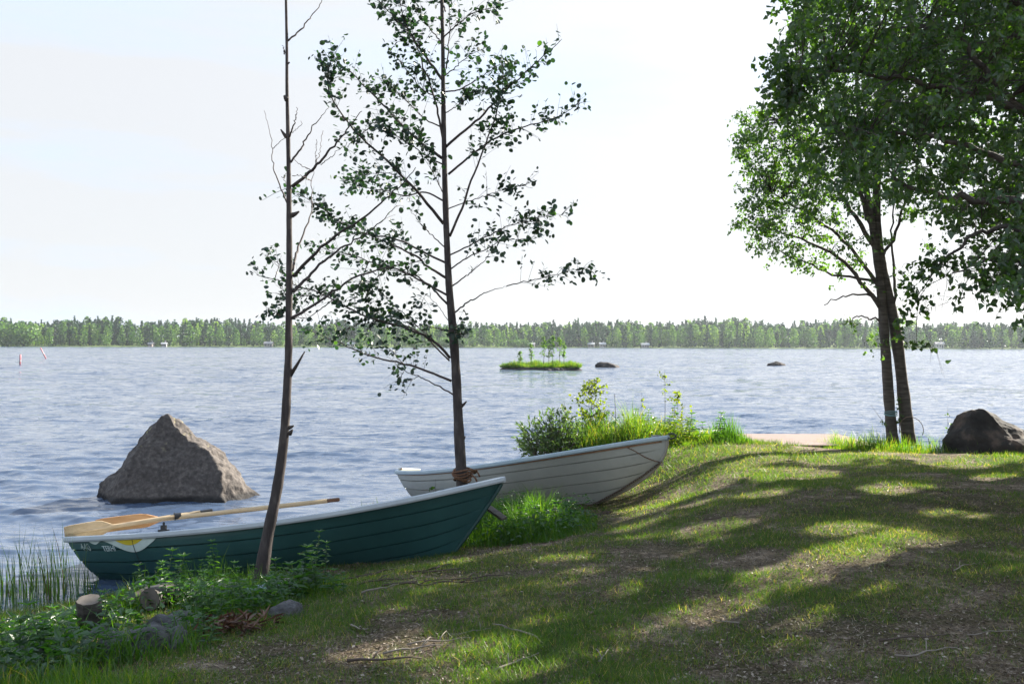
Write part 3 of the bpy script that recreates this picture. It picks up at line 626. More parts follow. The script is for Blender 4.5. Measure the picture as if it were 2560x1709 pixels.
# ------------------------------------------------------------------ traced trees (alders)
def c4(L_): return [(600+a*.574, b*.574) for a, b in L_]
def c6(L_): return [(550+a*.3827, 600+b*.3827) for a, b in L_]
def smooth_path(p_, n):
    p_ = np.array(p_, float); tpar = np.concatenate([[0], np.cumsum(np.linalg.norm(np.diff(p_, axis=0), axis=1))]); tq = np.linspace(0, tpar[-1], n)
    q = np.stack([np.interp(tq, tpar, p_[:, a]) for a in range(p_.shape[1])], 1)
    for _ in range(2): q[1:-1] = .25*q[:-2]+.5*q[1:-1]+.25*q[2:]
    return q
def traced(name, label, trunk, d, branches, tw, leafy, base_ext, bark, leafmat, leafL=.09, dens=1.0, seed=1, stubs=(), nleaf=(2, 6)):
    rg = np.random.default_rng(seed); rnd = random.Random(seed)
    tp = smooth_path([P(a, b, d) for a, b in trunk], 60)
    base = Vector(tp[0]); root = empty(name, base, label, 'tree')
    rad = np.interp(np.linspace(0, 1, 60), np.linspace(0, 1, len(tw)), tw)/2/F*d
    rad = rad*(1+.06*np.array([rnd.uniform(-1, 1) for _ in range(60)])); rad[0] *= 1.35; rad[1] *= 1.12
    mb = MB(); mb.tube([Vector(q)-base for q in tp], rad, 14)
    for (a, b, c2, d2, w_) in stubs: mb.tube([Vector(P(a, b, d))-base, Vector(P((a+c2)/2, (b+d2)/2+1, d-.01))-base, Vector(P(c2, d2, d-.02))-base], [w_/F*d, w_*.7/F*d, w_*.3/F*d], 6)
    mb.obj('trunk', bark, root, True)
    pos = []; dr = []; nr = []; twm = MB()
    for bi, (pts, w0, lf) in enumerate(branches):
        dd = rnd.uniform(-1.1, 1.1)*min(1, len(pts)/7); n = 26
        q = smooth_path(pts, n); tt_ = np.linspace(0, 1, n)
        W = np.array([P(a, b, d+dd*t_) for (a, b), t_ in zip(q, tt_)])+rg.normal(0, .006, (n, 3))*np.minimum(1, tt_*4)[:, None]
        bm_ = MB(); bm_.tube([Vector(v)-base for v in W], [max(.0022, w0/2/F*d*(1-.82*t_)) for t_ in tt_], 6); bm_.obj('branch', bark if w0 > 7 else M['twig'], root, True)
        if lf <= 0: continue
        Lb = np.sum(np.linalg.norm(np.diff(W, axis=0), axis=1)); m_ = int(Lb/.05*dens*lf)
        for j in range(m_):
            t_ = 1-(1-rnd.random()**.75)*(1-.12) if False else .16+.84*rnd.random()**.8
            i = min(n-2, int(t_*(n-1))); a = W[i]+(W[i+1]-W[i])*(t_*(n-1)-i); ax = norm(W[i+1]-W[i])
            side = norm(rg.normal(size=3)); side = norm(side-ax*side.dot(ax)+ax*.5+np.array([0, 0, .25])); tl = rnd.uniform(.06, .36)*(1.15-.4*t_)
            tip = a+side*tl; twm.tube([Vector(a)-base, Vector(a+side*tl*.5+np.array([0, 0, .01]))-base, Vector(tip)-base], [.0028, .002, .0013], 4, False)
            for k in range(rnd.randint(*nleaf)):
                u_ = rnd.uniform(.25, 1.1); pos.append(a+side*tl*u_+rg.normal(0, .022, 3)); ld = norm(side*.5+rg.normal(size=3)*.8+np.array([0, 0, -.15])); dr.append(ld)
                nr.append(norm(np.array([0, 0, 1.])+rg.normal(size=3)*.55))
    if twm.V: twm.obj('twigs', M['twig'], root)
    if pos:
        pos = np.array(pos)-np.array(base); n = len(pos); Ls = leafL*rg.uniform(.5, 1.12, n)
        tint = np.clip(rg.normal(.42, .16, n)+(rg.random(n) > .95)*.45, 0, 1)
        V, f, lt, tt = leaf_geo(pos, np.array(dr), np.array(nr), Ls, Ls*.86, 'round', tint); link('foliage', mesh_np('foliage', V, f, lt, leafmat, tt), root)
    return root
trA = [(648, 1500), (660, 1400), (672, 1330), (690, 1250), (704, 1160), (713, 1080), (718, 980), (722, 880), (722, 780), (723, 680), (722, 560), (721, 480), (720, 400), (718, 320), (715, 220), (715, 120), (713, 40), (711, -60), (706, -200)]
brA = [(c4([(205, 180), (260, 130), (310, 75), (360, 0), (400, -60)]), 5, 0), (c4([(212, 600), (235, 530), (247, 470)]), 5, 0), (c4([(205, 890), (150, 770), (138, 700), (140, 640), (120, 540), (108, 485)]), 4.5, 0),
       (c4([(218, 710), (260, 650), (310, 560), (380, 470)]), 6, 0), (c4([(225, 815), (320, 740), (400, 640), (480, 550), (525, 480)]), 9, 0), (c4([(320, 740), (328, 680), (330, 615)]), 2.5, 0), (c4([(325, 735), (345, 660), (355, 575)]), 2.5, 0),
       (c4([(228, 1180), (250, 1080), (310, 940), (310, 800), (320, 740)]), 7, 0), (c4([(232, 1205), (310, 1120), (420, 1020), (540, 950), (640, 860), (720, 790), (770, 730)]), 9, .12), (c4([(230, 1275), (330, 1170), (420, 1090), (500, 1050), (590, 990), (680, 900)]), 9, .12),
       (c4([(220, 1390), (310, 1340), (420, 1260), (520, 1200), (650, 1160), (760, 1150), (830, 1110)]), 8, .25), (c4([(350, 720), (420, 660), (470, 620)]), 2.5, 0), (c4([(310, 745), (250, 715), (225, 690)]), 2.5, 0), (c4([(310, 790), (250, 765), (225, 770)]), 2.5, 0),
       (c4([(140, 650), (180, 610), (250, 560), (270, 535)]), 2, 0), (c4([(310, 890), (350, 890), (370, 870)]), 3, 0),
       (c4([(222, 830), (190, 780), (178, 770)]), 2.5, .25), (c4([(190, 240), (182, 200)]), 4, 0)]
traced('alder_tree', 'slender nearly bare alder with a few dead branches, in front of the green boat', trA, 8.5, brA, [46, 34, 29, 26, 24, 22, 20, 18, 17, 15, 14, 12, 11, 9, 8, 7, 6, 5, 4], True, None, M['bark_alder'], M['leaf_alder'], .05, 1, 3,
       stubs=[(726, 940, 762, 880, 6), (724, 1085, 732, 1075, 7), (728, 540, 747, 530, 7), (715, 345, 700, 325, 6), (716, 250, 708, 240, 8), (716, 160, 722, 157, 4), (722, 1070, 735, 1065, 6)])
trB = [(1162, 1330), (1158, 1260), (1156, 1200), (1150, 1120), (1146, 1040), (1142, 960), (1137, 880), (1130, 800), (1122, 720), (1118, 640), (1115, 574), (1111, 459), (1109, 370), (1107, 287), (1106, 200), (1105, 115), (1102, 0), (1098, -150), (1096, -330)]
B_ = [([(885, 975), (780, 845), (740, 800), (640, 700), (555, 630), (470, 545), (415, 470), (380, 400), (370, 340), (400, 245)], 9, 1.1),
 ([(878, 690), (780, 620), (700, 545), (640, 480), (600, 440), (530, 370), (470, 300), (425, 290), (395, 240)], 8, 1.1), ([(880, 350), (820, 270), (770, 200), (730, 130), (680, 90), (630, 40), (590, 0)], 8, 1.3),
 ([(880, 600), (850, 450), (800, 300), (760, 180), (720, 120), (700, 60), (690, -30)], 6, 1.2), ([(895, 640), (960, 580), (1040, 520), (1120, 430), (1200, 350), (1280, 280), (1340, 225), (1400, 170)], 7, .8),
 ([(905, 760), (1000, 680), (1060, 630), (1130, 590), (1230, 550), (1330, 530), (1420, 490), (1480, 440)], 6, 1), ([(912, 1030), (960, 920), (1000, 800), (1050, 680), (1090, 570), (1120, 470), (1145, 380), (1140, 290), (1120, 250)], 7, .65),
 ([(905, 910), (980, 880), (1060, 855), (1140, 830), (1220, 805), (1270, 820)], 3, .9), ([(915, 1110), (1000, 1070), (1090, 1020), (1180, 975), (1280, 955), (1360, 930), (1430, 940)], 4, 1), ([(920, 1170), (970, 1130), (1060, 1090), (1130, 1050), (1200, 1040), (1290, 1040)], 4, .9),
 ([(925, 1245), (1000, 1190), (1060, 1140), (1110, 1075)], 4, .25), ([(1160, 1245), (1250, 1225), (1340, 1205), (1440, 1175), (1530, 1160)], 3, .9), ([(930, 1365), (1000, 1310), (1080, 1270), (1160, 1245)], 5, 0), ([(893, 1080), (840, 1030), (790, 980), (740, 920)], 3.5, .2),
 ([(895, 1145), (800, 1100), (720, 1060), (640, 1030), (560, 1030), (480, 990), (400, 950), (320, 880), (290, 870), (240, 840)], 6, 1.1), ([(895, 1210), (830, 1170), (770, 1120), (690, 1080), (600, 1040), (500, 1000)], 7, .9),
 ([(900, 1285), (820, 1240), (720, 1190), (640, 1160), (560, 1140), (480, 1110), (400, 1100), (320, 1065)], 6, 1.1), ([(903, 1325), (830, 1250), (780, 1210), (700, 1180), (620, 1180)], 6, .5), ([(905, 1395), (860, 1330), (810, 1280), (780, 1340)], 2, .5),
 ([(915, 1560), (860, 1490), (740, 1430), (640, 1410), (560, 1385), (480, 1350), (400, 1300), (300, 1260), (230, 1240), (150, 1220), (70, 1200)], 8, .9), ([(480, 1350), (380, 1290), (260, 1290), (180, 1290), (150, 1280)], 3, 1.0), ([(400, 1310), (300, 1390), (190, 1385), (110, 1340)], 3, .8), ([(150, 1220), (170, 1150), (110, 1120)], 2.5, .8),
 ([(885, 160), (950, 100), (1000, 60), (1060, 40), (1130, 30)], 4, .9), ([(895, 300), (905, 200), (910, 100), (905, 0), (900, -60)], 4, .8), ([(890, 330), (960, 270), (1010, 230), (1070, 210)], 3.5, .9), ([(893, 400), (960, 390), (1040, 340), (1110, 290), (1170, 270)], 4, 1), ([(880, 200), (830, 130), (790, 80), (740, 50)], 4, .8),
 ([(880, 430), (800, 400), (740, 330), (690, 260), (650, 220)], 4, .9), ([(885, 560), (800, 520), (720, 440), (650, 360), (610, 350)], 4, 1.2), ([(890, 720), (820, 690), (760, 640), (690, 600), (600, 560)], 4, 1.3), ([(893, 860), (840, 760), (820, 700), (770, 600)], 3, .9),
 ([(893, 880), (800, 830), (720, 860), (640, 830), (560, 830), (500, 800), (445, 785)], 5, 1), ([(880, 500), (930, 470), (1000, 420), (1070, 400)], 3, 1), ([(640, 1160), (580, 1230), (540, 1300), (600, 1360)], 3, 1.4), ([(560, 1140), (520, 1240), (500, 1310)], 3, 1.2), ([(560, 560), (500, 600), (450, 660)], 3, .9), ([(740, 800), (640, 750), (560, 760), (500, 770)], 3, .9), ([(890, 50), (870, -20), (860, -80)], 4, .9), ([(740, 50), (680, 10), (640, -40)], 3, 1)]
brB = [(c4(a), b, c) for a, b, c in B_]
brB += [(c6([(1510, 920), (1340, 850), (1200, 810), (1060, 780), (900, 730), (780, 670), (660, 620), (520, 570)]), 7, .45), (c6([(1525, 1010), (1420, 950), (1300, 890), (1200, 860), (1140, 800), (1090, 760)]), 4.5, .12), (c6([(1200, 860), (1180, 910), (1150, 930)]), 2, .5), (c6([(1300, 890), (1240, 920), (1210, 935)]), 2, .5),
        (c6([(1500, 790), (1390, 680), (1290, 590), (1180, 540), (1080, 530), (980, 540), (850, 570), (740, 610)]), 5, 1.0), (c6([(1490, 760), (1380, 640), (1280, 560), (1200, 480), (1100, 400), (1040, 330), (980, 270)]), 3.5, .5), (c6([(1440, 590), (1520, 600), (1580, 620)]), 3, 1.6), (c6([(1490, 600), (1400, 570), (1250, 560), (1130, 490)]), 3, .4), (c6([(1200, 810), (1150, 760), (1090, 690), (1080, 640)]), 2.5, .5)]
traced('alder_tree', 'young leafy alder standing between the two rowing boats', trB, 11.9, brB, [34, 30, 28, 25, 23, 22, 20, 18, 16, 15, 13, 12, 11, 10, 9, 8, 7, 6, 5], True, None, M['bark_alder'], M['leaf_alder'], .066, 1.5, 11,
       stubs=[(1153, 1016, 1167, 1003, 5), (1152, 1100, 1163, 1095, 6), (1156, 1105, 1164, 1090, 4)])
mb = MB(); c = Vector(P(1157, 1188, 11.9))
for i in range(5): mb.tube([c+Vector(((.10+.01*i)*math.cos(a)+(.03 if i > 2 else 0), (.10+.01*i)*math.sin(a), -.05+.028*i+.02*math.sin(a*2+i))) for a in np.linspace(0, 6.28, 19)], .012, 6, False)
mb.tube([c+Vector((.10, -.08, .03)), c+Vector((.16, -.10, -.02)), c+Vector((.22, -.06, -.16))], .012, 6); mb.tube([c+Vector((.1, -.08, .05)), c+Vector((.17, -.05, .07)), c+Vector((.21, -.1, .0))], .011, 6)
tag(recentre(mb.obj('mooring_rope', M['rope'], None, True), c), 'brown mooring rope wound round the foot of the leafy alder', 'rope')

# ------------------------------------------------------------------ birches
# the sun reaches the lawn through gaps in the crowns; a cluster is left out where its shade would fall in such a gap
LIT = [(1960,1440,110,30),(1800,1504,130,30),(2000,1518,80,32),(2100,1398,115,25),(2243,1355,125,25),(2060,1334,60,15),(2230,1235,85,18),(1805,1300,80,10),(1536,1603,105,28),(1183,1617,115,32),(1290,1575,85,28),(1077,1553,105,18),
       (1360,1652,135,42),(1147,1688,125,30),(990,1580,100,22),(1230,1640,90,25),(2200,1118,170,22),(2420,1145,110,18),(1950,1180,130,12),(1850,1150,90,12),(1720,1190,60,16),(1730,1110,110,40),(2480,1200,60,10),(1640,1290,50,8),(1900,1240,60,8),(2350,1290,60,10),(1430,1500,60,8)]
rgl = np.random.default_rng(17)
for _ in range(60):
    b_ = 1130+560*rgl.random()**1.2; LIT.append((rgl.uniform(1050, 2650), b_, rgl.uniform(18, 55)*(.5+b_/1700), rgl.uniform(4, 9)*(.4+b_/1500)))
sun_v = np.array(sd)
def ground_px(pts):
    t_ = (pts[:, 2]-.72)/sun_v[2]; g_ = pts-sun_v*t_[:, None]; y_ = np.maximum(g_[:, 1], .5)
    return CX+g_[:, 0]/y_*F, HY+(CAMZ-.72)/y_*F
def lit_at(px, py, k=1.):
    r = np.zeros(len(px), bool)
    for a, b, rx, ry in LIT: rx, ry = rx*1.02, ry*1.02; r |= ((px-a)/(rx*k))**2+((py-b)/(ry*k))**2 < 1
    return r
def thin(pts, keep=.25, seed=5):
    rg = np.random.default_rng(seed); px, py = ground_px(pts); return pts[~(lit_at(px, py, 1.05) & (rg.random(len(pts)) > keep))]
def birch(name, label, base, trunks, limbs, clusters, leafL, leafmat, droop, per, seed, cat='tree', group=None, twr=.0028, rc=.2, bark=None, widthk=.8):
    rg = np.random.default_rng(seed); base = np.array(base, float); root = empty(name, Vector(base), label, cat, group); bark = bark or M['bark_birch']
    nodes = []
    for pts, r0, r1 in trunks:
        q = smooth_path(pts, 40); rad = np.linspace(r0, r1, 40)*(1+.07*rg.normal(size=40)); rad[0] *= 1.3; mb = MB(); mb.tube([Vector(v-base) for v in q], rad, 12); mb.obj('trunk', bark, root, True); nodes.append(q[12:])
    for pts, r0, r1 in limbs:
        q = smooth_path(pts, 18); q[1:-1] += rg.normal(0, .015, (16, 3)); mb = MB(); mb.tube([Vector(v-base) for v in q], np.linspace(r0, r1, 18), 7); mb.obj('limb', bark, root, True); nodes.append(q[5:])
    nd = np.concatenate(nodes); twm = MB(); pos = []; dr = []; nr = []; tn = []
    for c in clusters:
        i = np.argmin(np.sum((nd-c)**2, 1)+rg.random(len(nd))*.05); a = nd[i]; L_ = np.linalg.norm(c-a)
        mid = (a+c)/2+np.array([0, 0, .12*L_])+rg.normal(0, .04, 3)
        chk = np.array([a+(c-a)*q_ for q_ in np.linspace(0, 1, 9)]); blocked = lit_at(*ground_px(chk), 1.15).any() and rg.random() < .95
        if L_ > .12 and not blocked: twm.tube([Vector(a-base), Vector(mid-base), Vector(c-base)], [twr*(1+L_*1.4), twr*1.3, twr*.7], 4, False)
        for s_ in range(3):
            h = norm(rg.normal(size=3)*np.array([1, 1, .5])+(c-a)*.4); e = c+h*rc*rg.uniform(.5, 1.3)+np.array([0, 0, -droop*rg.uniform(.3, 1)])
            pm = c+h*rc*.7; twm.tube([Vector(c-base), Vector(pm-base), Vector(e-base)], [twr*.6, twr*.5, twr*.3], 3, False)
            k = int(per/3*rg.uniform(.6, 1.4)); u_ = rg.random(k)[:, None]
            pp = (1-u_)**2*c+2*u_*(1-u_)*pm+u_**2*e+rg.normal(0, .028, (k, 3)); pos.append(pp); dd = norm(rg.normal(size=(k, 3))+np.array([0, 0, -.8])); dr.append(dd); nr.append(rand_dirs(k)); tn.append(np.clip(rg.normal(.4, .2, k)+rg.normal(0, .12), 0, 1))
    pos = np.concatenate(pos); dr = np.concatenate(dr); nr = np.concatenate(nr); tn = np.concatenate(tn)
    kp_ = ~(lit_at(*ground_px(pos), 1.22) & (rg.random(len(pos)) < .985)); pos, dr, nr, tn = pos[kp_]-base, dr[kp_], nr[kp_], tn[kp_]; n = len(pos); Ls = leafL*rg.uniform(.6, 1.15, n)
    V, f, lt, tt = leaf_geo(pos, dr, nr, Ls, Ls*widthk, 'birch', tn)
    link('foliage', mesh_np('foliage', V, f, lt, leafmat, tt), root); twm.obj('twigs', M['twig'], root)
    return root, n
def in_poly(x, y, poly):
    poly = np.array(poly, float); ins = np.zeros(len(x), bool); j = len(poly)-1
    for i in range(len(poly)):
        xi, yi = poly[i]; xj, yj = poly[j]
        c = ((yi > y) != (yj > y)) & (x < (xj-xi)*(y-yi)/(yj-yi+1e-12)+xi); ins ^= c; j = i
    return ins
def sample_crown(poly, d, dd, n, seed, hole=.42, ns=90.):
    rg = np.random.default_rng(seed); poly = np.array(poly, float); out = []
    while len(out) < n:
        k = 4000; x = rg.uniform(poly[:, 0].min(), poly[:, 0].max(), k); y = rg.uniform(poly[:, 1].min(), poly[:, 1].max(), k); z = np.clip(rg.normal(0, .55, k), -1.3, 1.3)*dd+d
        ok = in_poly(x, y, poly) & (fbm(x/ns+z, y/ns+z*2, 3, seed) > hole); out += [P(a, b, c) for a, b, c in zip(x[ok], y[ok], z[ok])]
    return np.array(out[:n])
# twin stemmed birch on the bank
D = 17.0
def PD(l, d=D): return [P(a, b, d) for a, b in l]
twin_poly = [(1870, 280), (1850, 330), (1900, 420), (1845, 530), (1860, 590), (1925, 650), (2000, 665), (2055, 690), (2060, 760), (2120, 830), (2190, 880), (2235, 850), (2300, 800), (2290, 700), (2330, 600), (2400, 480), (2420, 200), (2400, -150), (2250, -330), (2050, -220), (1985, 0), (1990, 150), (1950, 270)]
cl = np.concatenate([sample_crown(twin_poly, D, 1.4, 950, 21, .38), sample_crown([(1850, 280), (1840, 560), (1930, 650), (2050, 680), (2080, 450), (1980, 250)], D-.1, .9, 170, 22, .35)])
cl = thin(cl, .5); px__ = CX+cl[:, 0]/cl[:, 1]*F; py__ = HY-(cl[:, 2]-CAMZ)/cl[:, 1]*F; cl = cl[rng.random(len(cl)) > np.where((py__ > 540) & (px__ > 1950), .55, 0)]
limbs = [(PD([(2203, 770), (2160, 710), (2100, 640), (2005, 597), (1920, 570)]), .045, .012), (PD([(2200, 730), (2165, 660), (2110, 600), (2020, 530), (1930, 480)]), .04, .01), (PD([(2190, 620), (2150, 560), (2100, 480), (2020, 380), (1950, 300)]), .045, .01), (PD([(2188, 590), (2160, 520), (2130, 420), (2080, 280), (2060, 120)]), .045, .01),
         (PD([(2225, 760), (2160, 730), (2100, 740), (2060, 760)]), .025, .008), (PD([(2205, 640), (2240, 580), (2270, 480), (2300, 350)]), .03, .01), (PD([(2232, 790), (2240, 700), (2225, 600), (2240, 480)]), .03, .01), (PD([(2210, 700), (2100, 690), (2000, 650), (1940, 620)]), .028, .008), (PD([(2205, 800), (2150, 790), (2100, 810)]), .02, .006)]
birch('birch_tree', 'twin stemmed birch on the bank beside the jetty', (P(2250, 1105, D)[0], D, .62),
      [(PD([(2233, 1110), (2228, 1060), (2222, 990), (2217, 910), (2212, 850), (2206, 770), (2200, 700), (2180, 560), (2150, 380), (2140, 180), (2130, 0)]), .095, .02), (PD([(2274, 1110), (2268, 1060), (2260, 990), (2251, 910), (2242, 840), (2229, 770), (2212, 700), (2200, 640), (2190, 560), (2192, 400), (2200, 200), (2190, -100)], D+.05), .115, .025)],
      limbs, cl, .062, M['leaf_birch_far'], .12, 34, 31, rc=.22)
# big weeping birch whose trunk stands just outside the right edge
D2 = 9.0
poly2 = [(1945, -420), (1935, 60), (1905, 150), (1915, 240), (1985, 300), (2010, 420), (2100, 470), (2190, 460), (2250, 520), (2330, 560), (2440, 590), (2480, 700), (2600, 780), (2800, 700), (2900, 300), (2900, -500)]
cl2 = np.concatenate([sample_crown(poly2, D2+.3, 1.6, 900, 41, .40, 100.), sample_crown([(2280, 640), (2330, 590), (2380, 640), (2370, 740), (2340, 800), (2345, 850), (2290, 870), (2270, 800)], 8.6, .3, 26, 42, .2), sample_crown([(2370, 640), (2440, 650), (2430, 720), (2400, 790), (2370, 760)], 8.6, .3, 14, 43, .2), sample_crown([(2400, 560), (2660, 560), (2660, 800), (2540, 800), (2450, 700)], 8.8, .8, 150, 44, .25), sample_crown([(2350, 380), (2600, 380), (2600, 620), (2450, 600), (2380, 520)], 9.0, .8, 80, 46, .3),
      sample_crown([(1905, 130), (1990, 130), (2010, 280), (1950, 260)], 8.7, .3, 22, 45, .1)])
ex = rng.normal(size=(700, 3)); ex = norm(ex)*(rng.random((700, 1))**.4)*np.array([3.2, 3.0, 3.0])+np.array([5.4, 9.8, 7.4]); cl2 = np.concatenate([cl2, ex[(np.abs(ex[:, 0])/np.maximum(ex[:, 1], .1) > .50) | (ex[:, 2] > 2.4+.36*ex[:, 1])]])
FILL = []
rgf = np.random.default_rng(91); TR = np.array([(5.3, 9.3), (11.3, 16.6), (10.2, 12.0), (14.5, 13.6), (15.5, 19.0), (11.0, 9.2)])
spoly = [(-300, 1760), (-300, 1560), (600, 1400), (1100, 1250), (1500, 1170), (1850, 1115), (2700, 1115), (2900, 1760)]
for _ in range(200):
    a, b = rgf.uniform(-300, 2900, 400), rgf.uniform(1110, 1760, 400)**1.0; ok = in_poly(a, b, spoly) & ~lit_at(a, b, 1.1); a, b = a[ok], b[ok]
    dq_ = (CAMZ-.72)*F/(b-HY); g_ = np.stack([(a-CX)/F*dq_, dq_, np.full(len(a), .72)], 1); g_ = g_+sun_v*(rgf.uniform(1.8, 9.0, len(a))/sun_v[2])[:, None]
    wgt = rgf.random(len(a)) < np.clip((dq_/8)**2*.5, .1, 1)
    d_ = np.sqrt(((g_[:, None, :2]-TR[None])**2).sum(2)); k_i = d_.argmin(1); px_, py_ = CX+g_[:, 0]/g_[:, 1]*F, HY-(g_[:, 2]-CAMZ)/g_[:, 1]*F
    vis = (px_ < 2700) & (py_ > -120)
    okk = wgt & (d_.min(1) < 3.6) & (~vis | in_poly(px_, py_, [(2150, -200), (2120, 380), (2330, 520), (2500, 560), (2750, 650), (2750, -200)]))
    for q_, k_2 in zip(g_[okk], k_i[okk]): FILL.append((k_2, q_))
    if len(FILL) > 3600: break
rgf.shuffle(FILL) if False else None
def fill(i): return np.array([q for k, q in FILL if k == i]+[(TR[i][0], TR[i][1], 6.)])
print('FILL', len(FILL), [len(fill(i)) for i in range(6)])
cl2 = thin(np.concatenate([cl2, fill(0)]))
PE = lambda l, d=D2: [P(a, b, d) for a, b in l]
birch('birch_tree', 'big weeping birch reaching in from the right edge with hanging twigs', (5.35, 9.3, gz1(5.35, 9.3)),
      [([(5.35, 9.3, .6), (5.2, 9.25, 2), (5.0, 9.2, 3.5), (4.86, 9.1, 4.6), (4.8, 9.1, 5.6), (4.7, 9.1, 7.5), (4.8, 9.2, 9.3)], .19, .05)],
      [(PE([(2640, 560), (2560, 500), (2450, 495), (2360, 490), (2290, 470), (2230, 440)]), .05, .015), (PE([(2620, 300), (2540, 270), (2460, 170), (2400, 90), (2320, 40)]), .045, .012), (PE([(2600, 280), (2500, 250), (2400, 220), (2270, 200), (2150, 170), (2000, 190)]), .04, .01), (PE([(2600, 620), (2520, 560), (2450, 570), (2400, 620), (2340, 670)], 8.8), .03, .008),
       (PE([(2600, 420), (2500, 390), (2400, 360), (2250, 330), (2080, 330)]), .035, .008), (PE([(2640, 650), (2560, 640), (2450, 650), (2380, 680)], 8.7), .025, .006), (PE([(2600, 40), (2450, -60), (2200, -120), (2000, -100)]), .045, .01), ([(4.8, 9.1, 5.6), (5.5, 9.6, 6.8), (6.6, 10.3, 8)], .05, .015), ([(4.8, 9.1, 5.2), (5.8, 8.6, 6.2), (7, 8.2, 7)], .05, .015), ([(4.8, 9.1, 6), (4.2, 10, 7.4), (3.6, 11, 8.6)], .045, .01), ([(4.8, 9.1, 6.5), (4.0, 8.2, 7.6), (3.4, 7.6, 8.8)], .045, .01)],
      cl2, .062, M['leaf_birch'], .28, 36, 51, rc=.24)
# birches farther right on the same bank; they shade the lawn
def side_birch(i, h, r_, seed, label, n=150, z0=3.0):
    x, y = TR[i]
    rg = np.random.default_rng(seed); b = gz1(x, y); k = norm(rg.normal(size=(n, 3)))*(rg.random((n, 1))**.38)*np.array([r_, r_, (h-z0)/2])+np.array([x, y, b+(h+z0)/2])
    k = thin(np.concatenate([k, fill(i)])); k = k[(k[:, 2] > b+2.2)]; lb = []
    for i in range(9):
        a = rg.uniform(0, 6.28); zz_ = b+z0*.8+(h-z0)*.7*i/9; lb.append(([(x, y, zz_), (x+math.cos(a)*r_*.45, y+math.sin(a)*r_*.45, zz_+.6), (x+math.cos(a)*r_*.8, y+math.sin(a)*r_*.8, zz_+.9)], .04, .012))
    birch('birch_tree', label, (x, y, b), [([(x, y, b-.1), (x+.1, y, b+h*.4), (x-.05, y+.1, b+h*.95)], .16, .03)], lb, k, .10, M['leaf_birch'], .25, 34, seed, rc=.34, group='birches along the bank beyond the right edge')
side_birch(1, 10, 2.6, 61, 'birch on the bank beyond the dark boulder, past the right edge')
side_birch(2, 9, 2.4, 62, 'birch on the lawn just past the right edge', z0=2.4)
side_birch(3, 11, 3.0, 63, 'tallest birch on the lawn, far past the right edge')
side_birch(4, 11, 2.8, 64, 'birch far right where the bank bends away')
side_birch(5, 10, 2.6, 65, 'birch on the lawn nearest the viewer, past the right edge')

# ------------------------------------------------------------------ far forest
def clumps(n, centre_fn, size, seed, tint0, up=.3):
    rg = np.random.default_rng(seed); pos, s_ = centre_fn(rg, n); d = norm(rg.normal(size=(n, 3))+np.array([0, 0, -up])); return leaf_geo(pos, d, rand_dirs(n), s_*size, s_*size, 'diamond', np.clip(rg.normal(tint0, .15, n), 0, 1))
def far_geo(kind, seed):
    rg = np.random.default_rng(seed); mb = MB()
    if kind == 'spruce':
        def fn(r, n):
            u_ = r.random(n)**.8; rad = (1-u_)**.85*.16*(.55+.45*r.random(n)**.5); a = r.random(n)*6.28; return np.stack([np.cos(a)*rad, np.sin(a)*rad, .06+u_*.94], 1), .7+.8*(1-u_)
        g = clumps(170, fn, .075, seed, .45, 1.2); mb.tube([(0, 0, -.03), (0, 0, .95)], [.012, .004], 5)
    elif kind == 'pine':
        def fn(r, n):
            q = norm(r.normal(size=(n, 3)))*(r.random((n, 1))**.4)*np.array([.14, .14, .26]); return q+np.array([0, 0, .70]), np.ones(n)
        g = clumps(150, fn, .085, seed, .4, .2); mb.tube([(0, 0, -.03), (0, 0, .9)], [.016, .006], 5)
    elif kind == 'birch':
        def fn(r, n):
            u_ = r.random(n); rad = np.sin(np.pi*np.clip(u_*.93+.05, 0, 1)**.8)**.8*.19*r.random(n)**.35; a = r.random(n)*6.28; return np.stack([np.cos(a)*rad, np.sin(a)*rad, .10+u_*.9], 1), np.ones(n)
        g = clumps(210, fn, .075, seed, .5, .3); mb.tube([(0, 0, -.03), (0, 0, .85)], [.014, .005], 5)
    else:
        def fn(r, n):
            q = norm(r.normal(size=(n, 3)))*(r.random((n, 1))**.33)*np.array([.62, .5, .5]); return q+np.array([0, 0, .48]), np.ones(n)
        g = clumps(500, fn, .13, seed, .5, .3); mb.tube([(0, 0, -.03), (0, 0, .6)], [.03, .01], 5)
    return merge_geo([g, mb_geo(mb, 0.0)])
M['far_conifer'] = leaf_mat('far_conifer', [(0, (.012, .028, .024)), (.5, (.026, .066, .045)), (1, (.075, .13, .07))], .3, (1.2, 1.3, .6), .02)
M['far_birch'] = leaf_mat('far_deciduous', [(0, (.03, .07, .03)), (.45, (.07, .15, .05)), (1, (.22, .32, .09))], .4, (1.3, 1.4, .5), .02)
geos = {k: [far_geo(k, s) for s in range(100+i*10, 103+i*10)] for i, k in enumerate(('spruce', 'pine', 'birch', 'bush'))}
rf = np.random.default_rng(77)
def skyline(px): return np.interp(px, [0, 200, 500, 700, 900, 1250, 1330, 1500, 1700, 2100, 2400, 2560], [797, 798, 799, 803, 806, 809, 800, 799, 797, 797, 803, 803])
def place_geo(g, x, y, z, s_, rot, wid=1.):
    V = g[0].copy(); c, s2 = math.cos(rot), math.sin(rot); V = np.stack([V[:, 0]*c-V[:, 1]*s2, V[:, 0]*s2+V[:, 1]*c, V[:, 2]], 1)*np.array([s_*wid, s_*wid, s_])+np.array([x, y, z]); return (V, g[1], g[2], np.clip(g[3]+rf.normal(0, .24), 0, 1))
con = []; dec = []
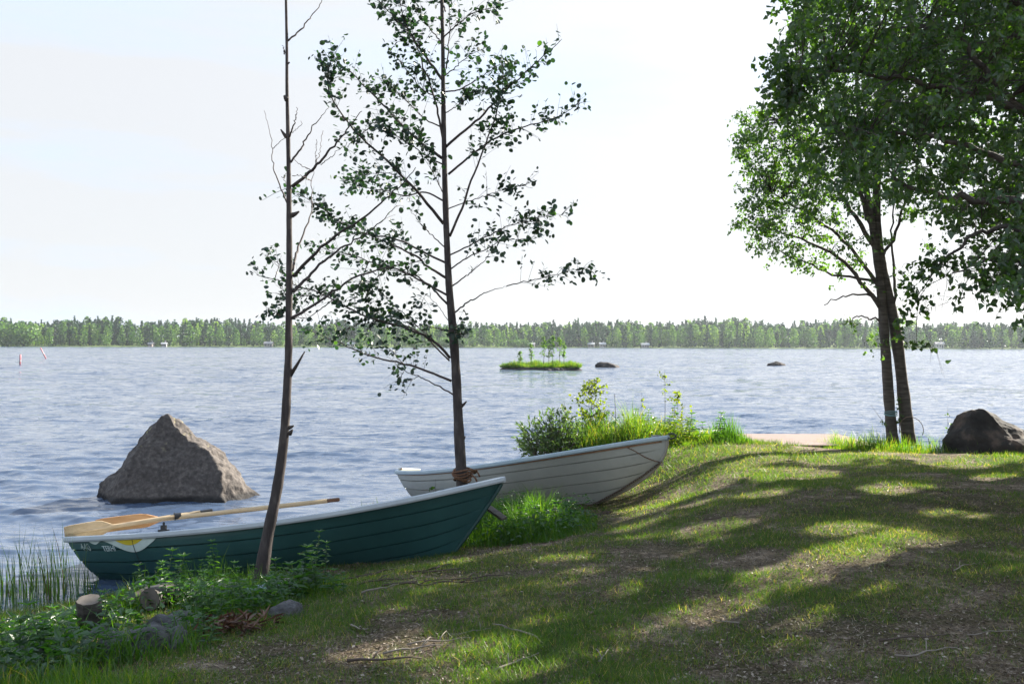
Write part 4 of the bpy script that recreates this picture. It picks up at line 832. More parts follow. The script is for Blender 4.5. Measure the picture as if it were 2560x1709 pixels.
for row, (off, cnt) in enumerate([(14, 250), (26, 340), (42, 400), (62, 430), (90, 430), (125, 430)]):
    for i in range(cnt):
        px = -900+4360*(i+rf.random())/cnt; yq = 0; y = 655+off; 
        for _ in range(3):
            x = (px-CX)/F*y; y = float(far_line(x))+off+rf.uniform(-5, 8)
        z = gz1(x, y); top = CAMZ+(HY-(skyline(px)+4*math.sin(px*.02)-(3-abs(row-4))*1.0))/F*y; h = (top-z)*rf.uniform(.74, 1.03)*(1.1 if rf.random() < .07 else 1)*(.80+.04*row if row < 5 else 1)
        kd = rf.choice(['spruce', 'pine', 'birch'], p=[.5, .36, .14] if row > 1 else [.35, .15, .5]); g = geos[kd][rf.integers(3)]
        (dec if kd == 'birch' else con).append(place_geo(g, x, y, z-.2, h, rf.random()*6.28, rf.uniform(.8, 1.3)))
V, f, lt, tt = merge_geo(con); tag(link('far_conifer_forest', mesh_np('far_conifer_forest', V, f, lt, M['far_conifer'], tt)), 'dark spruce and pine forest on the opposite shore', 'forest', kind='stuff')
V, f, lt, tt = merge_geo(dec); tag(link('far_birch_forest', mesh_np('far_birch_forest', V, f, lt, M['far_birch'], tt)), 'paler broadleaf trees mixed into the forest on the opposite shore', 'forest', kind='stuff')
# front row trees one can tell apart
protos = {}
def far_tree(kind, px, off, h, label, wid=1.):
    y = 655
    for _ in range(3): x = (px-CX)/F*y; y = float(far_line(x))+off
    v = rf.integers(3); key = (kind, int(v))
    if key not in protos:
        g = geos[kind][v]; protos[key] = mesh_np(kind, g[0], g[1], g[2], M['far_conifer'] if kind in ('spruce', 'pine') else M['far_birch'], g[3])
    o = link({'bush': 'willow_tree', 'birch': 'birch_tree', 'spruce': 'spruce_tree', 'pine': 'pine_tree'}[kind], protos[key]); o.location = (x, y, gz1(x, y)-.15); o.rotation_euler = (0, 0, rf.random()*6.28); o.scale = (h*wid, h*wid, h)
    return tag(o, label, 'tree', {'bush': 'bushy trees at the far waterline', 'birch': 'pale birches along the far shore', 'spruce': 'dark spruces along the far shore', 'pine': 'pines along the far shore'}[kind])
far_tree('bush', 60, 3, 15.5, 'big round willow at the far waterline by the left edge'); far_tree('bush', 20, 4, 15, 'round willow cut by the left edge of the view, far shore')
for px in (120, 210, 260, 300, 345, 400, 425, 470, 520, 560, 600, 655, 700, 770, 840, 900, 960, 1010, 1180, 1220, 1255): far_tree('birch', px+rf.uniform(-8, 8), rf.uniform(3, 9), rf.uniform(9.5, 14), 'pale green birch in the front row of the far shore, left of the islet', rf.uniform(1, 1.5))
for px in (1465, 1520, 1545, 1600, 1640, 1680, 1790, 1812, 1870, 1905, 1925, 1980, 2030, 2100, 2140): far_tree('birch', px+rf.uniform(-8, 8), rf.uniform(3, 9), rf.uniform(9, 14), 'pale green birch in the front row of the far shore, right of the islet', rf.uniform(.8, 1.3))
for px in (1340, 1365, 1395, 1425, 1450, 1490, 1570, 1730, 1850, 2060, 2200, 2410, 2440, 2475, 2510, 2545): far_tree('spruce', px+rf.uniform(-8, 8), rf.uniform(8, 14), rf.uniform(13, 17), 'dark spruce near the waterline of the far shore, right half', rf.uniform(1, 1.3))
for px in (1040, 1080, 1110, 1150, 1290, 1310): far_tree('bush', px, rf.uniform(2, 6), rf.uniform(5, 7.5), 'low bushy tree at the far waterline behind the leafy alder', 1.3)
# cottages
def cottage(px, off, wd, dp, h, wall, roof, label, rz=0):
    y = 655
    for _ in range(3): x = (px-CX)/F*y; y = float(far_line(x))+off
    wd, dp, h = wd*.62, dp*.7, h*.8; z = gz1(x, y); r = empty('cottage', (x, y, z), label, 'cottage'); r.rotation_euler = (0, 0, rz)
    mb = MB(); V = [(-wd/2, -dp/2, -.5), (wd/2, -dp/2, -.5), (wd/2, dp/2, -.5), (-wd/2, dp/2, -.5), (-wd/2, -dp/2, h), (wd/2, -dp/2, h), (wd/2, dp/2, h), (-wd/2, dp/2, h), (-wd/2, 0, h+wd*.22), (wd/2, 0, h+wd*.22)]
    mb.add(V, [(0, 1, 5, 4), (2, 3, 7, 6), (1, 2, 6, 9, 5), (3, 0, 4, 8, 7), (0, 3, 2, 1)]); mb.obj('wall', wall, r)
    mb = MB(); e = .5; hh = h+wd*.22
    for sg in (-1, 1): mb.add([(-wd/2-e, sg*(dp/2+e), h-.2+.02), (wd/2+e, sg*(dp/2+e), h-.2+.02), (wd/2+e, 0, hh+.05), (-wd/2-e, 0, hh+.05), (-wd/2-e, sg*(dp/2+e), h+.1), (wd/2+e, sg*(dp/2+e), h+.1), (wd/2+e, 0, hh+.3), (-wd/2-e, 0, hh+.3)], [(0, 1, 2, 3), (4, 5, 6, 7), (0, 1, 5, 4), (1, 2, 6, 5), (0, 3, 7, 4)])
    mb.obj('roof', roof, r)
    mb = MB(); mb.box((wd*.2, .3, hh+.7), (.6, .6, 1.4)); mb.obj('chimney', M['cottage_grey'], r)
    for q in (-.3, .05): mb = MB(); mb.box((wd*q, -dp/2-.02, h*.55), (.9, .08, 1.0)); mb.obj('window', M['window'], r)
    mb = MB(); mb.box((wd*.34, -dp/2-.02, h*.4), (.9, .08, h*.8-.3)); mb.obj('door', M['window'], r)
for a in ((378, 2, 4.5, 4, 2.2, M['cottage'], M['roof'], 'small hut at the far waterline, left of the bare alder'), (411, 2, 4.5, 4, 2.2, M['cottage_white'], M['roof_light'], 'pale hut beside the small hut on the far left shore'),
          (672, 4, 8, 5, 2.4, M['cottage_grey'], M['roof'], 'grey cottage on the far shore just left of the bare alder trunk'), (878, 6, 7, 5, 2.2, M['cottage_white'], M['roof_light'], 'white roofed cottage behind the lower alder branches'),
          (1328, 5, 7, 5, 2.4, M['cottage_grey'], M['roof'], 'dark cottage behind the saplings of the islet'), (1478, 5, 6.5, 5, 2.6, M['cottage_grey'], M['roof_light'], 'cottage with a pale roof above the long lake rock'), (1506, 4, 6, 5, 2.8, M['cottage_white'], M['roof_light'], 'white cottage right of the pale roofed one'),
          (1612, 5, 8, 5, 2.2, M['cottage_grey'], M['roof_light'], 'long low boathouse on the far shore, mid right'), (2348, 10, 8, 6, 3.5, M['cottage_white'], M['roof'], 'white house seen through twigs right of the birch stems')):
    cottage(*a, rz=rf.uniform(-.2, .2))
# meadow strip on the far shore at right
# spar buoys
def pole(px, y0, px1, y1, d, label):
    a = P(px, y0, d); b = P(px1, y1, d); a[2] = -.3; r = empty('spar_buoy', (a[0], a[1], 0), label, 'buoy', 'red spar buoys'); A = Vector(a)-r.location; Bq = Vector(b)-r.location
    mb = MB(); mb.tube([A, A.lerp(Bq, .97), Bq], [.10, .09, .05], 8); mb.obj('pole', M['post_red'], r, True); mb = MB(); mb.tube([A.lerp(Bq, .5), A.lerp(Bq, .58)], .105, 8); mb.obj('reflector', M['cottage_white'], r)
pole(50, 912, 51, 889, 107, 'red spar buoy standing upright in the lake at far left'); pole(118, 896, 101, 872, 150, 'red spar buoy leaning over in the lake at far left')
# small moored boat by the far shore
o = rock('far_boat', [(-.2, [(-1.6, 0), (-1.3, -.5), (1, -.5), (2, 0), (1, .5), (-1.3, .5)]), (.45, [(-1.8, 0), (-1.5, -.7), (1.1, -.7), (2.4, 0), (1.1, .7), (-1.5, .7)]), (.5, [(-1.7, 0), (-1.4, -.6), (1, -.6), (2.2, 0), (1, .6), (-1.4, .6)]), (.2, [(-1.5, 0), (-1.2, -.4), (.8, -.4), (1.6, 0), (.8, .4), (-1.2, .4)])][:3], M['cottage_white'], 'tiny white boat moored off the far shore right of the islet', 'boat', (P(1590, 870, 560)[0], 560, 0), amp=.01, seed=3, n=24, rows=8)

# ------------------------------------------------------------------ islet
DI = 93.0; ix0, ix1 = (1246-CX)/F*DI, (1458-CX)/F*DI; ic = (ix0+ix1)/2; iw = (ix1-ix0)/2
isl = rock('islet', [(-.8, [(-iw*1.1, 0), (-iw*.5, -1.9), (iw*.5, -1.9), (iw*1.1, 0), (iw*.5, 1.9), (-iw*.5, 1.9)]), (.05, [(-iw, 0), (-iw*.5, -1.6), (iw*.5, -1.6), (iw, 0), (iw*.5, 1.6), (-iw*.5, 1.6)]), (.28, [(-iw*.9, 0), (-iw*.45, -1.3), (iw*.45, -1.3), (iw*.9, 0), (iw*.45, 1.3), (-iw*.45, 1.3)]), (.36, [(-iw*.4, 0), (-iw*.2, -.5), (iw*.2, -.5), (iw*.4, 0), (iw*.2, .5), (-iw*.2, .5)])],
           M['rock_dark'], None, None, (ic, DI, 0), amp=.06, seed=9, n=60, rows=20); isl['kind'] = 'structure'
n = 9000; a = rng.uniform(0, 6.28, n); rr = np.sqrt(rng.random(n)); ex_ = np.stack([ic+np.cos(a)*rr*iw*.96, DI+np.sin(a)*rr*1.45, np.full(n, .22)], 1)
hh = rng.uniform(.3, .8, n)*(.25+1.5*fbm(ex_[:, 0]*1.3, ex_[:, 1]*1.3, 3, 4)**1.2)*(1-.45*rr**3); V, f, lt, tt = blade_geo(ex_, hh, np.full(n, .035), rng.normal(0, .12, (n, 2))+np.stack([np.cos(a)*rr, np.sin(a)*rr], 1)*.15, np.clip(rng.normal(.55, .22, n), 0, .95))
tag(link('islet_grass', mesh_np('islet_grass', V, f, lt, M['grass'], tt)), 'bright tall grass covering the small islet in the lake', 'grass', kind='stuff')
def sapling(name, base, h, nleaf, leafL, seed, label, leafmat, spread=.25, lean=(0, 0), cat='sapling', group=None, stem_r=.012, bare=.25, shape='birch', wk=.8):
    rg = np.random.default_rng(seed); base = np.array(base, float); r = empty(name, Vector(base), label, cat, group); top = np.array([lean[0], lean[1], h])
    mb = MB(); st = smooth_path([np.zeros(3), top*.5+np.array([rg.normal(0, .02*h), 0, 0]), top], 12); mb.tube([Vector(q) for q in st], np.linspace(stem_r, stem_r*.25, 12), 6); mb.obj('stem', M['twig'], r, True)
    pos = []; bm_ = MB(); k = max(3, nleaf//7)
    for i in range(k):
        t_ = bare+(1-bare)*rg.random(); a = st[int(t_*11)]; dv = norm(rg.normal(size=3)*np.array([1, 1, .4])+np.array([0, 0, .5])); L_ = spread*rg.uniform(.4, 1)*(1.25-t_); e = a+dv*L_; bm_.tube([Vector(a), Vector((a+e)/2+np.array([0, 0, .01])), Vector(e)], [stem_r*.35, stem_r*.28, stem_r*.15], 4, False)
        m_ = max(1, nleaf//k); u_ = rg.uniform(.25, 1.05, m_)[:, None]; pos.append(a+(e-a)*u_+rg.normal(0, leafL*.35, (m_, 3)))
    bm_.obj('branches', M['twig'], r); pos = np.concatenate(pos); n = len(pos); Ls = leafL*rg.uniform(.6, 1.1, n)
    V, f, lt, tt = leaf_geo(pos, rand_dirs(n)+np.array([0, 0, -.2]), rand_dirs(n)+np.array([0, 0, .6]), Ls, Ls*wk, shape, np.clip(rg.normal(.5, .22, n), 0, 1)); link('foliage', mesh_np('foliage', V, f, lt, leafmat, tt), r); return r
for i, (px, top, s_) in enumerate(((1300, 878, .8), (1327, 856, 1), (1358, 838, 1.1), (1372, 845, 1), (1381, 836, 1.1), (1400, 838, 1.3), (1409, 850, .9))):
    x = (px-CX)/F*DI; h = CAMZ-(top-HY)/F*DI-.3
    sapling('alder_sapling', (x, DI+rng.uniform(-.5, .5), .3), h, 150, .17, 200+i, ('%s slim sapling growing on the islet' % ['first and shortest from the left', 'second from the left', 'third from the left', 'fourth from the left', 'fifth from the left', 'sixth and fullest from the left', 'rightmost'][i]), M['leaf_birch_far'], .5*s_, group='saplings on the islet', stem_r=.03, bare=.35)
for i, (px, w_) in enumerate(((1370, 22), (1395, 26), (1405, 12))): lump('shore_stone', px-w_/2, px+w_/2, 915, 921, DI-1.7, ['left grey stone at the front edge of the islet', 'larger middle stone at the front edge of the islet', 'small right stone at the front edge of the islet'][i], M['rock_dark'], 20+i)

# ------------------------------------------------------------------ jetty / landing deck
dk = empty('landing_deck', (P(1990, 0, 17.9)[0], 17.9, .70), 'low pinkish wooden landing deck at the end of the lawn', 'jetty')
for i in range(14):
    mb = MB(); yq = -1.05+i*.15; wl_ = 2.15+.02*(i % 3); xo = .18 if i < 3 else 0
    mb.box((xo*.5, yq, .0), (wl_-(.25 if i < 2 else 0), .138, .035)); bevel(mb.obj('deck_board', M['deck'], dk), .005)
for sx_ in (-.85, 0, .85): mb = MB(); mb.box((sx_, .0, -.09), (.09, 2.1, .14)); mb.obj('beam', M['wood_grey'], dk)
for sx_ in (-.85, .85): mb = MB(); mb.tube([(sx_, .95, -1.8), (sx_, .95, -.14)], .06, 10); mb.obj('pile', M['wood_grey'], dk)

# ------------------------------------------------------------------ small things by the twin birch
def hoop(c, r_, tl, label, mt, rad=.006):
    mb = MB(); mb.tube([Vector((math.cos(a)*r_, math.sin(a)*r_*.35, math.sin(a)*r_*.95)) for a in np.linspace(-.6, 3.9, 26)], rad, 6); o = mb.obj('wire_hoop', mt, None, True); o.location = c; tag(o, label, 'wire hoop')
hoop(P(2279, 1068, 16.7), .20, 0, 'thin wire hoop sticking up beside the foot of the birch stems', M['rust'])
mb = MB(); mb.tube([(0, 0, -.15), (.005, 0, .12), (0, .0, .30)], [.055, .05, .045], 10); o = mb.obj('post', M['wood_grey'], None, True); q = P(2276+19, 1100, 16.8); o.location = (q[0], 16.8, gz1(q[0], 16.8)); tag(o, 'short dark post stump right of the birch stems', 'post')
mb = MB(); c = Vector(P(2227, 1033, 17.0))
for i in range(4): mb.tube([c+Vector((.105*math.cos(a), .105*math.sin(a), .014*i+.02*math.sin(a+i))) for a in np.linspace(0, 6.283, 21)], .0065, 6, False)
tag(recentre(mb.obj('blue_cord', M['cord_blue'], None, True), c), 'pale blue cord tied round the left birch stem', 'cord')
mb = MB(); q = P(2338, 1095, 16.6); z = gz1(q[0], 16.6); mb.tube([(0, 0, -.1), (-.05, 0, .15), (-.11, 0, .42)], [.012, .010, .006], 6); mb.tube([(-.04, 0, .12), (.03, 0, .25)], [.006, .004], 5); o = mb.obj('bare_stick', M['twig'], None, True); o.location = (q[0], 16.6, z); tag(o, 'bare leaning stick between the birch stems and the dark boulder', 'stick')
sapling('ivy_shoot', P(2249, 1080, 16.95), .62, 60, .05, 300, 'small leafy shoot growing between the two birch stems', M['leaf_birch'], .10, cat='shoot', stem_r=.006)
sapling('ivy_shoot', P(2225, 1075, 16.8), .45, 16, .05, 301, 'thin leafy shoot leaning left of the birch stems', M['leaf_birch'], .12, lean=(-.33, 0), cat='shoot', stem_r=.005)
sapling('ivy_shoot', P(2370, 1100, 16.4), .62, 14, .045, 302, 'thin leafy shoot at the left end of the dark boulder', M['leaf_birch'], .10, cat='shoot', stem_r=.004)

# ------------------------------------------------------------------ grass and plants
CLEAR = []
for a_, b_, r_ in ((228, 1590, .18), (392, 1525, .38), (345, 1625, .34), (655, 1500, .16), (440, 1575, .18), (255, 1605, .14), (585, 1580, .25)):
    d_ = (CAMZ-.38)*F/(b_-HY); CLEAR.append(((a_-CX)/F*d_, d_-.16, r_))
def clear_of(x, y):
    ok = np.ones(len(x), bool)
    for a_, b_, r_ in CLEAR: ok &= ((x-a_)/r_)**2+((y-b_)/(r_*1.25))**2 > rng.uniform(.5, 1.1, len(x))
    return ok
def region_pts(poly, n, mask=None):
    poly = np.array(poly, float); out = np.zeros((0, 2))
    while len(out) < n:
        k = n*2; x = rng.uniform(poly[:, 0].min(), poly[:, 0].max(), k); y = rng.uniform(poly[:, 1].min(), poly[:, 1].max(), k); ok = in_poly(x, y, poly)
        if mask is not None: ok &= mask(x, y)
        ok &= clear_of(x, y)
        out = np.concatenate([out, np.stack([x[ok], y[ok]], 1)])
    return out[:n]
def grass_patch(name, poly, n, h0, h1, wd, lean, tint0, label, mt=None, mask=None, minz=None, clump=.6, cat='grass', seg=3, sink=.01, soft=.45, hfn=None):
    q = region_pts(poly, n, mask); z = gz(q[:, 0], q[:, 1]); 
    if minz is not None: z = np.maximum(z, minz)
    pl = np.array(poly, float); ed = np.full(len(q), 9.)
    for (a0, b0), (a1, b1) in zip(pl, np.roll(pl, -1, 0)):
        dx, dy = a1-a0, b1-b0; tq = np.clip(((q[:, 0]-a0)*dx+(q[:, 1]-b0)*dy)/(dx*dx+dy*dy), 0, 1); ed = np.minimum(ed, np.hypot(q[:, 0]-a0-tq*dx, q[:, 1]-b0-tq*dy))
    root = np.stack([q[:, 0], q[:, 1], z-sink], 1); cn = fbm(q[:, 0]*3.1, q[:, 1]*3.1, 3, n); h = rng.uniform(h0, h1, n)*(1-clump+2*clump*cn**1.3)*(.25+.75*sstep(0, soft, ed+.25*(cn-.5)))*(hfn(q[:, 0]) if hfn else 1)
    ln = rng.normal(0, 1, (n, 2))*lean*h[:, None]+np.array([-.06, 0])*h[:, None]
    V, f, lt, tt = blade_geo(root, h, wd*rng.uniform(.6, 1.3, n), ln, np.clip(rng.normal(tint0, .18, n), 0, 1), seg)
    return tag(link(name, mesh_np(name, V, f, lt, mt or M['grass'], tt)), label, cat, kind='stuff')
# lawn
dk_c = (P(1990, 0, 17.9)[0], 17.9)
def lawn_ok(x, y):
    d = shore_dist(x, y); return (d > .15) & (fbm(x*1.5, y*1.5, 4, 31)+.4*(fbm(x*6, y*6, 2, 5)-.5)+.25*np.exp(-((x-2.6)**2/2.2+(y-14.8)**2/5)) > rng.uniform(.30, .68, len(x))) & ~((np.abs(x-dk_c[0]) < 1.1) & (np.abs(y-dk_c[1]) < 1.15))
n = 330000; yq = 3.6*np.exp(rng.random(n*3)*math.log(19/3.6)); xq = rng.uniform(-.62, .66, n*3)*yq; ok = lawn_ok(xq, yq) & (xq < 13); xq, yq = xq[ok][:n], yq[ok][:n]; n = len(xq); dq = shore_dist(xq, yq)
lush = fbm(xq*.7+5, yq*.7, 3, 77); h = rng.uniform(.014, .05, n)*(.55+1.2*lush)*(1+.9*sstep(13, 16.5, yq)); h *= 1+1.2*(1-sstep(.3, 1.2, dq))
V, f, lt, tt = blade_geo(np.stack([xq, yq, gz(xq, yq)-.004], 1), h, .0028*np.ones(n)*(1+yq*.11), rng.normal(0, .55, (n, 2))*h[:, None], np.clip(rng.normal(.62-.35*(lush-.35), .22, n), 0, 1), 1)
tag(link('lawn_grass', mesh_np('lawn_grass', V, f, lt, M['lawn'], tt)), 'short patchy lawn grass', 'grass', kind='stuff')
# litter: dry leaves, needles, straw
n = 150000; yq = 3.6*np.exp(rng.random(n)*math.log(14/3.6)); xq = rng.uniform(-.6, .62, n)*yq; ok = (shore_dist(xq, yq) > .2) & (fbm(xq*1.5, yq*1.5, 4, 31) < rng.uniform(.38, .8, n)); xq, yq = xq[ok], yq[ok]; n = len(xq)
dd = rng.normal(size=(n, 3))*np.array([1, 1, .18]); nn_ = rng.normal(size=(n, 3))*.35+np.array([0, 0, 1]); Lq = rng.uniform(.008, .034, n); wq = Lq*rng.choice([.12, .2, .6], n, p=[.45, .25, .3])
V, f, lt, tt = leaf_geo(np.stack([xq, yq, gz(xq, yq)+.003+rng.random(n)*.008], 1), dd, nn_, Lq, wq, 'diamond', np.clip(rng.normal(.42, .25, n), 0, 1)); tag(link('leaf_litter', mesh_np('leaf_litter', V, f, lt, M['litter'], tt)), 'dry leaf litter and straw scattered on the lawn', 'litter', kind='stuff')
n = 70000; yq = 3.6*np.exp(rng.random(n)*math.log(16/3.6)); xq = rng.uniform(-.6, .64, n)*yq; ok = (shore_dist(xq, yq) > .3) & (fbm(xq*1.5, yq*1.5, 4, 31) < rng.uniform(.36, .72, n)); xq, yq = xq[ok], yq[ok]; n = len(xq)
h = rng.uniform(.006, .026, n); la = rng.normal(0, 1, (n, 2))*.035*rng.uniform(.5, 1.3, n)[:, None]
V, f, lt, tt = blade_geo(np.stack([xq, yq, gz(xq, yq)], 1), h, .0026*(1+yq*.10), la, np.clip(rng.normal(.55, .25, n), 0, 1), 2)
tag(link('dry_grass', mesh_np('dry_grass', V, f, lt, M['litter'], tt)), 'matted dry grass and straw on the bare patches of the lawn', 'dry grass', kind='stuff')
grass_patch('bank_grass', [(.35, 15.6), (1.1, 15.2), (2.2, 15.3), (3.5, 15.8), (3.75, 16.8), (3.2, 18.1), (1.6, 17.5), (.6, 16.5)], 16000, .16, .66, .010, .22, .66, 'sunlit tall grass on the bank behind the white boat', hfn=lambda x: 1.15-.85*sstep(1.7, 3.4, x), clump=.8)
grass_patch('bank_grass', [(3.2, 15.7), (3.85, 15.8), (3.9, 17.2), (3.3, 17.6)], 1300, .25, .6, .011, .2, .25, 'dark sedge tuft at the left end of the landing deck')
grass_patch('bank_grass', [(5.25, 16.2), (9.4, 15.3), (9.6, 16.9), (8, 17.0), (7.3, 17.1), (6.6, 17.8), (5.4, 18.4), (5.15, 17.4)], 9000, .12, .46, .009, .25, .6, 'sunlit tall grass round the foot of the birch stems and the dark boulder')
grass_patch('undergrowth', [(-5.5, 4.6), (-2.1, 4.4), (-1.9, 5.6), (-1.75, 6.6), (-1.3, 7.6), (-1.25, 8.4), (-2.2, 8.9), (-3.3, 8.9), (-3.9, 7.6), (-5.2, 6.8)], 14000, .05, .24, .008, .35, .42, 'shaded tangle of grass at the lower left')
grass_patch('undergrowth', [(-3.9, 8.6), (-1.7, 8.3), (-1.4, 8.6), (-1.9, 9.1), (-3.4, 9.4)], 1300, .15, .42, .008, .22, .40, 'tall grass in front of the green boat')
grass_patch('undergrowth', [(-.65, 10.6), (-.2, 9.9), (.5, 9.9), (.95, 10.9), (1.0, 11.7), (.5, 12.2), (-.3, 12.6), (-1.1, 13.0), (-1.2, 12.0)], 8000, .10, .42, .008, .3, .36, 'lush shaded weeds between the two boats')
grass_patch('undergrowth', [(-4.2, 4.2), (-1.0, 4.2), (-.9, 5.0), (-1.9, 5.6), (-4, 5.6)], 9000, .06, .2, .006, .3, .6, 'low grass fringe at the lower left edge of the lawn')
wet_m = lambda x, y: shore_dist(x, y) < .35
grass_patch('reeds', [(-6.2, 8.1), (-4.9, 8.3), (-3.75, 9.1), (-4.1, 10.0), (-5.0, 9.7), (-6.3, 9.4)], 1100, .45, .85, .008, .08, .35, 'thin reeds standing in the water by the stern of the green boat', M['reed'], wet_m, -.05, .3, 'reeds')
grass_patch('reeds', [(-2.1, 12.6), (-1.2, 13.2), (-1.3, 14.8), (-1.9, 14.3), (-2.6, 13.4)], 260, .2, .42, .008, .1, .2, 'thin dark reeds in the water below the stern of the white boat', M['reed'], wet_m, -.05, .3, 'reeds')
grass_patch('reeds', [(-1.2, 15.2), (.3, 16.1), (.1, 16.8), (-1.2, 16.2)], 90, .15, .36, .006, .1, .2, 'sparse reeds in the water behind the white boat', M['reed'], wet_m, -.05, .3, 'reeds')
grass_patch('reeds', [(5.2, 17.8), (7.2, 17.2), (7.2, 17.9), (5.2, 18.9)], 420, .15, .42, .007, .1, .6, 'thin reeds along the water behind the birch stems', M['reed'], None, -.05, .3, 'reeds')
tag(bpy.data.objects['reeds'])
n0 = 90; q = region_pts([(-6.0, 8.1), (-4.5, 8.3), (-4.35, 8.9), (-5.2, 9.1)], n0)

def herb(h, nl, L_, seed, shape='lance', pal='herb', wk=.42, stem=.0045):
    rg = np.random.default_rng(seed); r = empty('leafy_plant', (0, 0, 0)); mb = MB(); top = np.array([rg.normal(0, .06), rg.normal(0, .06), h]); st = smooth_path([np.zeros(3), top*.5, top], 9); mb.tube([Vector(q) for q in st], np.linspace(stem, stem*.5, 9), 5); mb.obj('stem', M['herb'], r)
    pos = []; d = []; nr = []; Ls = []
    for i in range(nl):
        t_ = .22+.78*i/nl; c = st[0]+(st[-1]-st[0])*t_; a0 = i*1.57+rg.normal(0, .2); s_ = L_*(1.1-.55*t_)*rg.uniform(.8, 1.1)
        for k in range(2+(i % 2)):
            a = a0+k*math.pi+rg.normal(0, .2); pos.append(c); d.append((math.cos(a), math.sin(a), rg.uniform(.05, .5))); nr.append((rg.normal(0, .2), rg.normal(0, .2), 1)); Ls.append(s_)
    for k in range(5): a = k*1.256; pos.append(st[-1]); d.append((math.cos(a), math.sin(a), .7)); nr.append((0, 0, 1)); Ls.append(L_*.5)
    Ls = np.array(Ls); V, f, lt, tt = leaf_geo(np.array(pos), np.array(d), np.array(nr, float), Ls, Ls*wk, shape, np.clip(rg.normal(.5, .2, len(Ls)), 0, 1)); link('leaves', mesh_np('leaves', V, f, lt, M[pal], tt), r)
    return r
kinds = [herb(.40, 9, .14, 400), herb(.32, 7, .15, 401), herb(.30, 8, .09, 402, 'birch', 'herb', .7), herb(.50, 12, .10, 403)]
used = set()
def plants(spots, label, group):
    for i, (x, y, k, s_) in enumerate(spots):
        src = kinds[k]
        if k not in used:
            used.add(k); o = src; o.location = (x, y, gz1(x, y)-.01); o.scale = (s_,)*3
        else: o = copy_thing(src, (x, y, gz1(x, y)-.01), random.uniform(0, 6.28), s_)
        tag(o, label, 'plant', group)
def spots(poly, n, s0=.6, s1=1.15): return [(a, b, random.randrange(4), random.uniform(s0, s1)) for a, b in region_pts(poly, n)]
def px_spot(px, py, z, k, s_): d = (CAMZ-z)*F/(py-HY); return ((px-CX)/F*d, d, k, s_)
plants([px_spot(785, 1480, .42, 3, 1.0), px_spot(800, 1490, .42, 0, .9), px_spot(740, 1500, .42, 1, .9), px_spot(835, 1495, .42, 1, .6), px_spot(755, 1470, .4, 0, 1.0), px_spot(860, 1500, .45, 2, .6), px_spot(700, 1510, .4, 0, .8), px_spot(812, 1475, .42, 3, .8)], 'nettle-like green plant right of the bare alder foot', 'leafy plants beside the bare alder')
plants(spots([(-2.9, 7.8), (-2.2, 7.6), (-1.9, 8.2), (-2.3, 8.8), (-3.3, 8.9)], 22, .5, 1.), 'leafy green plant left of the bare alder foot', 'leafy plants left of the bare alder')
plants(spots([(-3.6, 4.6), (-2.3, 4.6), (-2.5, 5.7), (-3.0, 6.3), (-4.0, 6.2)], 50, .6, 1.1), 'leafy green plant in the shaded tangle at the lower left corner', 'leafy plants in the lower left corner')
plants(spots([(-2.8, 6.1), (-1.9, 6.2), (-1.6, 7.2), (-2.0, 7.7), (-2.9, 7.5)], 26, .35, .8), 'low leafy plant among the stones and logs at the lower left', 'low leafy plants among the logs')
plants(spots([(-.5, 10.5), (.1, 10.0), (.6, 10.4), (.8, 11.6), (.0, 12.2), (-.6, 12.2)], 46, .5, .95), 'leafy green weed in the shaded patch between the boats', 'leafy weeds between the boats')
plants(spots([(1.2, 15.6), (3.4, 16.0), (3.3, 17.3), (1.5, 17.0)], 26, .8, 1.4), 'sunlit leafy plant in the tall bank grass behind the white boat', 'leafy plants in the bank grass')
def herb_cover(poly, n, h, L_, label, seed, mt=None):
    rg = np.random.default_rng(seed); q = region_pts(poly, n); cn = fbm(q[:, 0]*2.5, q[:, 1]*2.5, 3, seed); kk = cn > .38; q, cn = q[kk], cn[kk]; n = len(q); zz = gz(q[:, 0], q[:, 1])+rg.random(n)**.8*h*(.3+1.2*cn)
    Ls = L_*rg.uniform(.5, 1.15, n); d = rg.normal(size=(n, 3))*np.array([1, 1, .35]); nr = rg.normal(size=(n, 3))*.35+np.array([0, 0, 1.])
    V, f, lt, tt = leaf_geo(np.stack([q[:, 0], q[:, 1], zz], 1), d, nr, Ls, Ls*.5, 'birch', np.clip(rg.normal(.35, .22, n), 0, 1)); tag(link('ground_herbs', mesh_np('ground_herbs', V, f, lt, mt or M['herb'], tt)), label, 'ground cover', kind='stuff')
herb_cover([(-5.5, 4.6), (-2.6, 4.6), (-2.3, 5.8), (-1.7, 7.0), (-1.5, 8.2), (-2.3, 8.8), (-3.0, 8.6), (-3.3, 7.2), (-5.0, 6.3)], 9000, .20, .075, 'leafy herbs covering the shaded ground at the lower left', 601)
herb_cover([(-.65, 10.6), (-.2, 9.9), (.5, 9.9), (.95, 10.9), (1.0, 11.7), (.5, 12.2), (-.3, 12.6), (-1.1, 13.0), (-1.2, 12.0)], 3500, .28, .06, 'leafy weeds filling the ground between the boats', 602)
herb_cover([(.9, 15.6), (2.7, 15.6), (3.1, 16.4), (2.4, 17.2), (1.4, 17.0)], 3600, .42, .06, 'sunlit leafy herbs among the bank grass', 603, M['sap'])
